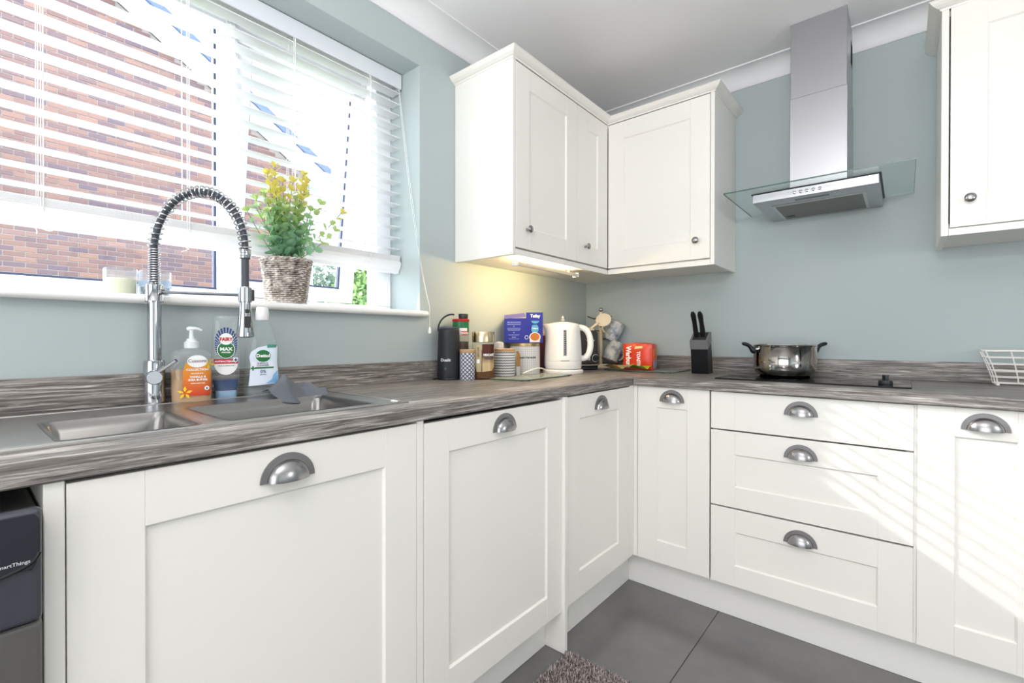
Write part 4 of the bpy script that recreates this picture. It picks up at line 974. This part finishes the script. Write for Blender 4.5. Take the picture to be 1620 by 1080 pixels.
# kettle
kt = put('electric_kettle', 'glossy white electric kettle with water gauge standing on its base', 'kettle', .2115, -.566, WT, rot=YAW)
obj('power_base', lathe([(0, 0), (.094, 0), (.0965, .004), (.096, .013), (.090, .0175), (0, .018)], 56), white_pl, kt, smooth=True)
kp = [(0, .0185), (.076, .0185), (.0845, .022), (.0878, .032), (.0885, .050), (.0885, .0545), (.0878, .0552), (.0878, .0562), (.0884, .057), (.0884, .064), (.0876, .0648), (.0876, .0656), (.0882, .0664), (.0872, .10), (.0848, .15), (.0805, .20), (.0785, .222), (.0750, .2305), (.066, .2335), (.064, .2325), (.06, .2355), (.03, .2405), (0, .242)]
bm = lathe(kp, 64)
for v in bm.verts:   # spout lip on the left
    a = math.atan2(v.co.y, v.co.x)
    if .185 < v.co.z < .232:
        dlt = abs(abs(a)-pi); k_ = max(0, 1-dlt/.45)
        if k_ > 0: v.co.x -= .022*k_**1.5*((v.co.z-.185)/.045)**1.2
obj('kettle_body', bm, white_pl, kt, smooth=True)
obj('lid_knob', lathe([(.006, .2405), (.005, .245), (.0085, .250), (.0125, .257), (.0125, .263), (.0085, .270), (0, .2725)], 28), chrome, kt, smooth=True)
obj('handle', tube([(.070, 0, .213)]+bez([(.080, 0, .216), (.125, 0, .214), (.142, 0, .175), (.140, 0, .085), (.118, 0, .062), (.083, 0, .070)], 26)+[Vector((.076, 0, .072))], [.013]+[.0135+.0015*sin(pi*i/26) for i in range(27)]+[.0115], 16), white_pl, kt, smooth=True)
def kr(x, z):
    for (r1, z1), (r2, z2) in zip(kp, kp[1:]):
        if z1 <= z <= z2 and z2 > z1: r = r1+(r2-r1)*(z-z1)/(z2-z1); break
    else: r = .088
    return -math.sqrt(max(r*r-x*x, 1e-8))
th_ = cam_rot(.2115, -.566)-YAW
gauge = thing  # noqa
g = decal('water_gauge', polybm(rrect(-.0088, .0088, .082, .205, .002)), kr, mat('gauge_frame', rgb(196, 198, 200), .25), kt, off=.0010)
g = decal('gauge_window', polybm(rrect(-.0055, .0055, .086, .201, .0015)), kr, mat('gauge_dark', rgb(84, 86, 92), .15), kt, off=.0018)
gk = bmesh.new()
for k in range(12): merge(gk, polybm([(-.0045, .092+.0088*k), (.0005, .092+.0088*k), (.0005, .0932+.0088*k), (-.0045, .0932+.0088*k)]))
decal('gauge_marks', gk, kr, ink_w, kt, off=.0024)
decal('name_strip', polybm(rrect(-.020, .020, .0588, .0618, .001)), kr, mat('strip_grey', rgb(130, 130, 134), .3), kt, off=.0008)
obj('mains_cord', tube(bez([(-.085, -.03, .008), (-.085, -.085, .016), (-.115, -.150, .052), (-.165, -.185, .022), (-.195, -.190, .0105)], 24), .0034, 8), white_pl, kt, smooth=True)
# glass boards
def board(label, pts, name='glass_board'):
    o = obj(name, prism(pts, WT+.0062-.004, WT+.0062, 'z', bev=.0006), boardglass_m); tag(o, label, 'worktop saver')
    e = bmesh.new(); cx = sum(p[0] for p in pts)/len(pts); cy = sum(p[1] for p in pts)/len(pts)
    P3 = [(p[0], p[1], WT+.0042) for p in pts]; tube(P3, .0018, 6, e, closed=True); obj('glass_edge', e, glassedge_m, o)
    for p in pts:
        f = lathe([(0, 0), (.006, 0), (.006, .0019), (0, .0019)], 12); obj('foot', f, black, o, loc=(cx+(p[0]-cx)*.9, cy+(p[1]-cy)*.9, WT+.0003))
    return o
board('clear glass worktop saver in front of the canisters and kettle', [(.262, -.985), (.362, -1.035), (.392, -.99), (.335, -.56), (.310, -.545), (.265, -.60)] if False else [(.205, -1.075), (.345, -1.060), (.362, -1.035), (.345, -.70), (.315, -.690), (.205, -.700)])
board('clear glass worktop saver under the orange bread packet', [(.262, -.262), (.285, -.285), (.600, -.288), (.632, -.262), (.632, -.045), (.262, -.045)])
# toaster
ts = put('toaster', 'black and chrome four-slot toaster behind the kettle', 'toaster', .125, -.315, WT, rot=radians(58))
obj('toaster_body', box(-.100, .100, -.070, .070, .022, .205, bev=.022, seg=5), mat('toaster_black', rgb(58, 54, 56), .15), ts, smooth=True)
obj('base', box(-.098, .098, -.066, .066, 0, .021, bev=.004), black, ts)
obj('chrome_band', box(-.0985, .0985, -.0705, -.060, .0215, .030, bev=.002), mat('brass_band', (.6, .55, .42, 1), .25, 1), ts)
obj('cream_top', box(-.084, .084, -.052, .052, .2052, .216, bev=.005, seg=3), mat('cream_enamel', rgb(226, 214, 186), .35), ts, smooth=True)
sb = bmesh.new()
for yy in (-.028, .028): B(sb, -.070, .070, yy-.011, yy+.011, .2162, .2168)
obj('bread_slots', sb, dark_gap, ts)
for xx in (-.045, .045):
    silv = mat('silver_trim', (.75, .76, .80, 1), .3, .5); obj('lever_track', box(xx-.004, xx+.004, -.0725, -.0701, .050, .185, bev=.001), silv, ts)
    obj('lever', box(xx-.020, xx+.020, -.088, -.0727, .150, .158, bev=.003, seg=2), silv, ts)
    kb2 = lathe([(.0165, 0), (.0175, .003), (.0155, .012), (0, .013)], 28); bmesh.ops.transform(kb2, matrix=Matrix.Rotation(radians(90), 4, 'X'), verts=kb2.verts)
    obj('browning_dial', kb2, black, ts, loc=(xx+.033, -.0703, .062), smooth=True)
    ring2 = tube([(xx+.033+.0182*cos(2*pi*i/28), -.0715, .062+.0182*sin(2*pi*i/28)) for i in range(28)], .0020, 6, closed=True); obj('dial_ring', ring2, silv, ts, smooth=True)
    for q_ in range(2):
        cx_ = xx-.026+.017*q_; o_ = tube([(cx_+.0058*cos(2*pi*i/20), -.0712, .068+.017*sin(2*pi*i/20)) for i in range(20)], .0016, 6, closed=True); obj('button_ring', o_, silv, ts, smooth=True)
# mug tree with mugs
mt = put('mug_tree', 'cream mug tree with a chrome ball top in the corner', 'mug tree', .155, -.101, WT, rot=0)
obj('base', lathe([(0, 0), (.052, 0), (.055, .006), (.050, .013), (.012, .018), (0, .018)], 40), cream, mt, smooth=True)
obj('post', lathe([(.0105, .016), (.0105, .308), (.0085, .314)], 24), cream, mt, smooth=True)
obj('ball_top', lathe([(.005, .312)]+[(.0125*sin(radians(a)), .3245-.0125*cos(radians(a))) for a in range(20, 181, 16)], 24), chrome, mt, smooth=True)
iron = mat('bronze_hook', rgb(96, 84, 66), .35, .8)
for a, zz, L_ in ((YAW, .272, .06), (YAW+pi, .272, .075), (YAW, .158, .050), (YAW+pi, .205, .05), (YAW+pi*.5, .272, .05), (YAW-pi*.55, .225, .05)):
    d_ = Vector((cos(a), sin(a), 0)); obj('mug_arm', tube([Vector((0, 0, zz)), d_*L_*.6+Vector((0, 0, zz+.004)), d_*L_+Vector((0, 0, zz+.016))], .0032, 8), iron, mt, smooth=True)
def floral(name):
    m = mat(name, rgb(206, 208, 208), .35); noisecol(m, 42, rgb(128, 136, 156), rgb(204, 206, 204), .36, .56, detail=4); return m
flm = floral('blue_floral_glaze')
def mug(label, x, y, z, rx, ry, rz):
    m_ = thing('mug', label, 'mug', (x, y, z), 0, 'mugs on the mug tree'); m_.rotation_euler = (rx, ry, rz); m_.scale = (1.2, 1.2, 1.2)
    obj('cup', lathe([(0, -.045), (.028, -.045), (.031, -.042), (.034, -.02), (.0375, .042), (.0375, .0455), (.035, .0455), (.032, -.018), (.028, -.038), (0, -.039)], 40), flm, m_, smooth=True)
    obj('mug_rim', tube([(.0365*cos(2*pi*i/36), .0365*sin(2*pi*i/36), .0455) for i in range(36)], .0014, 6, closed=True), mat('rim_brown', rgb(150, 84, 60), .4), m_, smooth=True)
    obj('handle', tube(bez([(-.033, 0, .028), (-.066, 0, .034), (-.064, 0, -.026), (-.031, 0, -.022)], 14), .0045, 8), mat('handle_cream', rgb(214, 206, 190), .35), m_, smooth=True)
    return m_
mug('blue floral mug hanging upper right on the mug tree', .224, -.084, WT+.203, 0, radians(28), YAW)
mug('blue floral mug hanging lower right on the mug tree, mouth down', .228, -.096, WT+.096, 0, radians(202), YAW+.2)
spn = put('serving_spoon', 'cream wooden spoon leaning across the mug tree top', 'spoon', .245, -.235, WT+.262, rot=YAW)
bm = lathe([(0, -.004), (.6, -.0025), (1, 0), (.85, .0005), (.5, -.0012), (0, -.002)], 32)
for v in bm.verts: v.co = Vector((v.co.x*.042, -v.co.z*1.5, v.co.y*.034))
bmesh.ops.transform(bm, matrix=Matrix.Rotation(radians(-14), 4, 'Y'), verts=bm.verts)
obj('spoon_bowl', bm, cream, spn, smooth=True)
obj('spoon_handle', tube([(-.024, 0, -.012), (-.058, .004, -.040), (-.078, .006, -.050)], [.008, .0065, .0055], 10), cream, spn, smooth=True)
# bread pack
bk = put('bread_packet', 'orange-red packet of toasting bread lying on the glass board', 'bread packet', .408, -.150, WT+.0066, rot=radians(8))
bm = bmesh.new(); nx, nz, ny = 14, 12, 6
def pack(u_, v_, w_):
    # u:-1..1 x, v:0..1 z, w:-1..1 y
    bul = (1-abs(u_)**4)*(1-abs(2*v_-1)**4)
    x = u_*.078*(1-.05*abs(w_))+.004*sin(3*v_); y = w_*(.042+.010*bul); z = v_*.128+.006*(1-u_*u_)*(v_)+.002*sin(9*u_+4*w_)*(v_); return (x, y, z)
G = {}
def pv(i, j, k):
    if (i, j, k) not in G: G[(i, j, k)] = bm.verts.new(pack(2*i/nx-1, j/nz, 2*k/ny-1))
    return G[(i, j, k)]
for i in range(nx):
    for j in range(nz): bm.faces.new((pv(i, j, 0), pv(i+1, j, 0), pv(i+1, j+1, 0), pv(i, j+1, 0))); bm.faces.new((pv(i, j, ny), pv(i, j+1, ny), pv(i+1, j+1, ny), pv(i+1, j, ny)))
for i in range(nx):
    for k in range(ny): bm.faces.new((pv(i, nz, k), pv(i+1, nz, k), pv(i+1, nz, k+1), pv(i, nz, k+1))); bm.faces.new((pv(i, 0, k), pv(i, 0, k+1), pv(i+1, 0, k+1), pv(i+1, 0, k)))
for j in range(nz):
    for k in range(ny): bm.faces.new((pv(0, j, k), pv(0, j+1, k), pv(0, j+1, k+1), pv(0, j, k+1))); bm.faces.new((pv(nx, j, k), pv(nx, j, k+1), pv(nx, j+1, k+1), pv(nx, j+1, k)))
bmesh.ops.recalc_face_normals(bm, faces=bm.faces)
pkm = mat('orange_film', rgb(226, 62, 26), .28); obj('packet', bm, pkm, bk, smooth=True)
def packs(x, z): u_ = max(-1, min(1, x/.078)); v_ = max(0, min(1, z/.13)); return pack(u_, v_, -1)[1]
decal('lettering', textbm('Warburtons', .036, .0016, sx=.75), packs, ink_w, bk, (-.040, .052), off=.0012, rot=radians(90)) if False else None
def vtext(s_, size, at, sx, m=ink_w, clip=(.006, .122), bold=.001):
    t_ = textbm(s_, size, bold, sx=sx)
    xs_ = [v.co.x for v in t_.verts]; mn = min(xs_)
    for v in t_.verts: v.co = Vector((at[0]+v.co.z, 0, at[1]-(v.co.x-mn)))
    for lim, no in ((clip[0], -1), (clip[1], 1)):
        bmesh.ops.bisect_plane(t_, geom=t_.verts[:]+t_.edges[:]+t_.faces[:], plane_co=(0, 0, lim), plane_no=(0, 0, no), clear_outer=True)
    decal('lettering', t_, packs, m, bk, off=.0012)
vtext('Warburtons', .036, (-.042, .120), .85, bold=.0016)
vtext('TOASTIE', .024, (.010, .092), .85, bold=.001)
decal('pale_panel', polybm([(-.010, .104), (.030, .108), (.030, .120), (-.006, .118)]), packs, mat('print_cream', rgb(236, 222, 150), .4), bk, off=.0012)
decal('toast_print', polybm(ell(-.020, .020, .011, .009)), packs, mat('print_toast', rgb(196, 132, 44), .4), bk, off=.001)
endp = bmesh.new(); B(endp, .0792, .0806, -.030, .034, .010, .050); obj('end_print', endp, mat('print_lilac', rgb(150, 150, 176), .4), bk)
endp = bmesh.new(); B(endp, .0790, .0806, -.026, .030, .055, .105); obj('end_print', endp, mat('print_toast2', rgb(226, 140, 50), .4), bk)
# flattened wrapper in front
wp = bmesh.new(); NX, NY = 40, 12; g_ = []
for i in range(NX+1):
    row = []
    for j in range(NY+1):
        a, b = i/NX, j/NY; row.append(wp.verts.new((-.13+.26*a, -.050+.095*b-.012*a, .010+.019*abs(sin(6*a+3*b))*(1-b*.4)+.006*abs(sin(19*a+11*b)))))
    g_.append(row)
for i in range(NX):
    for j in range(NY): wp.faces.new((g_[i][j], g_[i+1][j], g_[i+1][j+1], g_[i][j+1]))
wm2 = mat('wrapper_film', rgb(214, 200, 140), .3)
tcn = nd(wm2, 'ShaderNodeTexCoord'); sp_ = nd(wm2, 'ShaderNodeSeparateXYZ'); rp = nd(wm2, 'ShaderNodeValToRGB'); mr = nd(wm2, 'ShaderNodeMapRange'); mr.inputs[1].default_value = -.13; mr.inputs[2].default_value = .13
lk(wm2, tcn.outputs['Object'], sp_.inputs[0]); lk(wm2, sp_.outputs['X'], mr.inputs[0]); lk(wm2, mr.outputs[0], rp.inputs[0]); lk(wm2, rp.outputs[0], bsdf(wm2).inputs['Base Color'])
rp.color_ramp.interpolation = 'LINEAR'; e = rp.color_ramp.elements; e[0].color = rgb(206, 202, 200); e[1].color = rgb(214, 226, 40)
for p_, c_ in ((.14, (196, 190, 186)), (.20, (214, 176, 90)), (.38, (222, 186, 104)), (.52, (170, 168, 120)), (.66, (178, 184, 120)), (.70, (96, 176, 52)), (.84, (120, 190, 50))):
    k = e.new(p_); k.color = rgb(*c_)
wo = obj('bread_wrapper', wp, wm2, loc=(.378, -.247, WT+.0006), rotz=radians(6), smooth=True); tag(wo, 'flattened yellow and green bread wrapper in front of the orange packet', 'wrapper')
# knife block
kb_ = put('knife_block', 'slanted black knife block with a grey top collar', 'knife block', .727, -.150, WT, rot=radians(4))
kp_ = [(-.050, 0), (.038, 0), (.004, .172), (-.030, .196), (-.056, .178), (-.074, .160)]
kp_ = [(-.050, 0), (.040, 0), (-.006, .178), (-.076, .130)]
def slab(p0, p1, x0, x1, m, name):
    return obj(name, prism(p0, x0, x1, 'x', bev=.0015), m, kb_)
slab([(-.050, .0), (.040, 0), (.0025, .150), (-.066, .112)], None, -.0375, .0375, mat('block_black', rgb(10, 11, 18), .42, Specular_IOR_Level=.25), 'block_body')
slab([(-.0665, .1125), (.0025, .1505), (-.006, .196), (-.079, .152)], None, -.0400, .0400, mat('collar_grey', rgb(112, 113, 116), .45), 'collar')
slab([(-.071, .1525), (-.013, .188), (-.012, .1925), (-.072, .1575)], None, -.032, .032, mat('bristle_black', rgb(40, 40, 42), .9), 'bristle_insert')
slab([(-.0600, .06), (-.0578, .06), (-.0665, .1105), (-.0685, .1105)], None, -.0365, .0365, blackglass, 'gloss_band') if False else None
for n_, (xx, off_, lab) in enumerate(((-.014, .0, 'black-handled knife on the left in the knife block'), (.016, .004, 'black-handled knife on the right in the knife block'))):
    k_ = thing('kitchen_knife', lab, 'knife', (.727+xx, -.195+.004*n_, WT+.176), radians(4), 'knives in the block')
    pth = bez([(0, 0, -.008), (0, -.022, .040), (0, -.036, .070), (0, -.070, .108)], 16)
    bmk = tube(pth, [.0075, .009, .0095, .0100, .0102, .0100, .0097, .0094, .0092, .0092, .0094, .0098, .0102, .0106, .0106, .0092, .006], 12)
    for v in bmk.verts: v.co.x *= 1.12
    obj('handle', bmk, black, k_, smooth=True); obj('bolster', tube([(0, .006, -.018), (0, .0, -.006)], .0070, 10), steel, k_, smooth=True)
# wire basket
wb = thing('wire_basket', 'white wire basket on the worktop at the right edge', 'basket', (1.86, -.085, WT), 0)
wr_m = mat('white_wire', rgb(240, 236, 232), .35)
LV = [(.009, .157, .030), (.030, .160, .036), (.052, .166, .042), (.075, .173, .048), (.098, .181, .053), (.121, .189, .057)]
for i_, (z, a, b) in enumerate(LV):
    pts = []
    for px, py in rrect(-a, a, -b, b, .012, 4): pts.append((px, py, z))
    obj('wire_hoop', tube(pts, .0019 if i_ < 5 else .0028, 6, closed=True), wr_m, wb, smooth=True)
for k in range(7):
    t = -1+2*k/6*1.0
    for s_ in ((-1, 1) if abs(t) > .9 else (-1,)): obj('upright_wire', tube([(t*.150, s_*.0, .0078)]+[(t*(a-.008), s_*(b+.0015), z) for z, a, b in LV], .0019, 6), wr_m, wb, smooth=True)
for s_ in (-1, 1):
    obj('upright_wire', tube([(0, 0, .0078)]+[(s_*(a+.0015), 0, z) for z, a, b in LV], .0019, 6), wr_m, wb, smooth=True)
    for s2 in (-1, 1): obj('foot', lathe([(0, 0), (.0045, .001), (.0055, .005), (.004, .0095), (0, .010)], 14), white_pl, wb, loc=(s_*.148, s2*.026, .0003), smooth=True)

# ------------------------------------------------------------------ washing machine
wmn = thing('washing_machine', 'dark grey washing machine under the worktop at the left edge', 'washing machine', (.595, -2.3665, 0), ROTW)
wg = mat('graphite_panel', rgb(74, 76, 84), .3, .3); wg2 = mat('graphite_dark', rgb(52, 54, 62), .25, .3); wg3 = mat('graphite_body', rgb(108, 106, 104), .35, .4)
obj('cabinet_body', box(-.595, 0, .014, .56, .008, .838, bev=.004), wg3, wmn)
obj('front_panel', box(-.595, -.0005, 0, .0135, .10, .702, bev=.006, seg=3), wg3, wmn)
obj('control_fascia', box(-.595, -.0005, -.006, .0135, .704, .852, bev=.010, seg=4), wg, wmn)
obj('detergent_drawer', prism([(-.20, .772), (-.012, .775)]+[(-.012+.0*t, .772) for t in range(1)]+[(-.006, .785), (-.004, .80), (-.004, .838), (-.008, .845), (-.20, .845)], -.0095, -.0062, 'y', bev=.001), wg2, wmn)
obj('drawer_lip', tube(bez([(-.20, -.008, .766), (-.05, -.008, .768), (-.010, -.008, .771), (-.004, -.008, .795)], 12), .0028, 8), black, wmn, smooth=True)
decal('lettering', textbm('SmartThings', .0062, .0001), lambda x, z: -.0098, mat('print_silver2', rgb(200, 204, 210), .4), wmn, (-.028, .7865), off=.0004)
obj('door_ring', lathe([(.15, 0), (.16, .02), (.19, .02), (.20, 0)], 48), wg2, wmn, loc=(-.30, .0, .42)).rotation_euler = (pi/2, 0, 0)
for xx in (-.55, -.05):
    for yy in (.06, .5): obj('foot', lathe([(.02, 0), (.02, .0078)], 16), black, wmn, loc=(xx, yy, .0003))

# ------------------------------------------------------------------ bath mat
rg_ = thing('floor_mat', 'shaggy grey-brown floor mat on the dark tiles', 'mat', (.86, -1.47, .0004))
obj('mat_backing', box(-.275, .275, -.375, .375, 0, .006, bev=.002), mat('mat_backing', rgb(96, 86, 84), .9), rg_)
V = []; F = []; CI = []; rr = random.Random(5)
def tuft(x, y, h, w_):
    a = rr.uniform(0, 6.28); i = len(V); lx, ly = rr.gauss(0, .0035), rr.gauss(0, .0035)
    for k in range(3): V.append((x+w_*cos(a+2.09*k), y+w_*sin(a+2.09*k), .005))
    for k in range(3): V.append((x+lx*.5+w_*.9*cos(a+2.09*k), y+ly*.5+w_*.9*sin(a+2.09*k), .005+h*.6))
    V.append((x+lx, y+ly, .005+h))
    for k in range(3):
        j = (k+1) % 3; F.append((i+k, i+j, i+3+j, i+3+k)); F.append((i+3+k, i+3+j, i+6)); c_ = min(3, int(rr.random()*4)); CI.extend([c_, c_])
nxm, nym = 150, 205
for i in range(nxm):
    for j in range(nym): tuft(-.272+.544*(i+rr.random())/nxm, -.372+.744*(j+rr.random())/nym, rr.uniform(.007, .013), .0016)
me = bpy.data.meshes.new('pile'); me.from_pydata(V, [], F)
for c_ in ((178, 166, 162), (138, 126, 123), (212, 202, 198), (98, 88, 87)): me.materials.append(mat('pile_%d' % c_[0], rgb(*c_), .9))
me.polygons.foreach_set('material_index', CI); me.update()
po = bpy.data.objects.new('pile', me); C.objects.link(po); po.parent = rg_; po['kind'] = 'stuff'

# ------------------------------------------------------------------ outdoors
gm_ = mat('lawn', rgb(96, 116, 74), .95); noisecol(gm_, 2, rgb(84, 100, 64), rgb(130, 140, 104))
struct(obj('ground', box(-40, -.31, -30, 40, -.25, -.2), gm_), 'garden ground outside the window')
HX = -8.2; RIDGE = (-1.30, 7.12); EAVE_Y = 2.62; SL = (7.12-4.62)/(2.62+1.30)
def zr(y): return RIDGE[1]-SL*abs(y-RIDGE[0])          # underside-of-bargeboard line = brick top
BR_Y1 = 2.41; BR_Y0 = 2*RIDGE[0]-BR_Y1
hs = thing('brick_house', 'neighbouring red brick gable house seen through the window', 'house', (HX, 0, -.2))
mort = mat('mortar', rgb(138, 126, 124), .95)
top = [(BR_Y0, 0), (BR_Y1, 0), (BR_Y1, zr(BR_Y1)+.2-.30), (RIDGE[0], RIDGE[1]+.2-.30), (BR_Y0, zr(BR_Y0)+.2-.30)]
bm = prism(top, -9.0, -.010, 'x'); obj('gable_wall', bm, mort, hs)
brm = mat('red_brick', rgb(150, 84, 70), .9)
oi = nd(brm, 'ShaderNodeObjectInfo'); vc = nd(brm, 'ShaderNodeVertexColor'); vc.layer_name = 'tone'
ad = nd(brm, 'ShaderNodeMath', operation='ADD'); lk(brm, oi.outputs['Random'], ad.inputs[0]); lk(brm, vc.outputs['Color'], ad.inputs[1])
md = nd(brm, 'ShaderNodeMath', operation='FRACT'); lk(brm, ad.outputs[0], md.inputs[0]); rp = nd(brm, 'ShaderNodeValToRGB')
rp.color_ramp.elements[0].color = rgb(84, 68, 78); rp.color_ramp.elements[1].color = rgb(122, 90, 80); k = rp.color_ramp.elements.new(.5); k.color = rgb(104, 76, 72)
lk(brm, md.outputs[0], rp.inputs[0]); lk(brm, rp.outputs[0], bsdf(brm).inputs['Base Color'])
bbm = box(-.012, .0, -.1055, .1055, -.031, .031, bev=.002); bme = bpy.data.meshes.new('brick'); bbm.to_mesh(bme); bbm.free(); bme.materials.append(brm)
cnt = 0; FV = []; FF = []; FC = []
rr = random.Random(2); rows = []
for r_ in range(0, 100):
    z = .3+.075*r_; off_ = .1125 if r_ % 2 else 0
    y = BR_Y0+.12+off_
    while y < BR_Y1-.11:
        if z+.04 < zr(abs(y-RIDGE[0])+.11+RIDGE[0])+.2-.30: rows.append((y, z))
        y += .225
vis = [p for p in rows if -2.3 < p[0] and 1.95 < p[1]-.2 < 3.4]; vis.sort(key=lambda p: (p[1], p[0])); vset = set(vis[:300])
for p in rows:
    dxr = rr.uniform(-.002, .003)
    if p in vset:
        o = bpy.data.objects.new('brick', bme); C.objects.link(o); o.parent = hs; o.location = (dxr, p[0], p[1])
    else:
        i = len(FV); c_ = rr.random()
        for xx in (-.012, dxr):
            for yy, zz in ((-.1055, -.031), (.1055, -.031), (.1055, .031), (-.1055, .031)): FV.append((xx, p[0]+yy, p[1]+zz))
        for f in ((4, 5, 6, 7), (0, 1, 5, 4), (1, 2, 6, 5), (2, 3, 7, 6), (3, 0, 4, 7)): FF.append(tuple(i+q for q in f)); FC.append(c_)
me = bpy.data.meshes.new('brickwork'); me.from_pydata(FV, [], FF); me.materials.append(brm)
ca = me.color_attributes.new('tone', 'FLOAT_COLOR', 'CORNER')
buf = []
for pi_, pl_ in enumerate(me.polygons):
    for _ in pl_.loop_indices: buf.extend((FC[pi_],)*3+(1,))
ca.data.foreach_set('color', buf); me.update()
bo = bpy.data.objects.new('brickwork', me); C.objects.link(bo); bo.parent = hs; bo['kind'] = 'stuff'
white_b = mat('white_bargeboard', rgb(238, 240, 244), .5); roof_m = mat('slate_roof', rgb(70, 82, 114), .7)
SG = 0
for s_ in (1, -1):
    e1 = EAVE_Y+.12 if s_ == 1 else 2*RIDGE[0]-EAVE_Y-.12
    def zz(y): return RIDGE[1]-SL*abs(y-RIDGE[0])+.2
    yA, yB = RIDGE[0], e1
    obj('bargeboard', prism([(yA, zz(yA)-.30), (yB, zz(yB)-.30), (yB, zz(yB)-.06), (yA, zz(yA)-.06)], .02, .30, 'x'), white_b, hs)
    obj('roof_slope', prism([(yA, zz(yA)-.06), (yB, zz(yB)-.06), (yB, zz(yB)+.11), (yA, zz(yA)+.11)], -9.2, .36, 'x'), roof_m, hs)
gt = box(-9.1, .34, EAVE_Y+.10, EAVE_Y+.24, 4.45+.2-.02, 4.45+.2+.10, bev=.02); obj('gutter', gt, mat('grey_gutter', rgb(176, 186, 210), .5), hs)
obj('soffit_box', box(-9.0, .290, BR_Y1+.002, EAVE_Y+.09, 4.30+.2, 4.34+.2), white_b, hs)
obj('downpipe', tube([(-.02, BR_Y1+.07, 4.4+.2), (-.02, BR_Y1+.07, 0)], .04, 10), mat('lilac_pipe', rgb(150, 150, 176), .5), hs)
def foliage(label, cx, cy, zc, rx_, ry_, rz_, n, size, cols, name='garden_tree', trunk=True, seed=1):
    t_ = thing(name, label, 'tree', (cx, cy, -.2)); r3 = random.Random(seed); V = []; F = []; mi = []
    for k in range(n):
        while True:
            u_ = Vector((r3.uniform(-1, 1), r3.uniform(-1, 1), r3.uniform(-1, 1)))
            if .35 < u_.length < 1: break
        c_ = Vector((u_.x*rx_, u_.y*ry_, zc+.2+u_.z*rz_)); a = Vector((r3.gauss(0, 1), r3.gauss(0, 1), r3.gauss(0, 1))).normalized(); b = a.orthogonal().normalized(); s_ = size*r3.uniform(.6, 1.3)
        i = len(V); V += [c_-a*s_, c_+b*s_*.5, c_+a*s_, c_-b*s_*.5]; F.append((i, i+1, i+2, i+3)); mi.append(int(r3.random()*len(cols)))
    me = bpy.data.meshes.new('crown'); me.from_pydata([tuple(v) for v in V], [], F)
    for c_ in cols: me.materials.append(mat('foliage', rgb(*c_), .8))
    me.polygons.foreach_set('material_index', mi); me.update(); o = bpy.data.objects.new('crown', me); C.objects.link(o); o.parent = t_; o['kind'] = 'stuff'
    obj('trunk', tube([(0, 0, 0), (.05, 0, (zc+.2)*.6), (0, .05, zc+.2)], [.10, .07, .03] if rz_ > .8 else [.04, .03, .02], 10), mat('bark', rgb(90, 76, 62), .9), t_, smooth=True)
    return t_
foliage('leafy green shrub seen through the gap beside the open sash', -3.3, .55, 1.15, .35, .34, .85, 2600, .045, ((110, 140, 84), (140, 164, 104), (86, 112, 66)), seed=4, name='garden_shrub')
foliage('pale distant tree beyond the brick house corner', -22, 10.5, 2.6, 2.2, 3.4, 2.4, 5200, .16, ((120, 134, 120), (142, 152, 140), (100, 116, 104)), seed=8)
foliage('hazy round tree further along behind the window', -24, 18.5, 3.0, 2.5, 3.2, 2.6, 4200, .18, ((128, 142, 124), (150, 160, 146), (110, 124, 110)), seed=9)
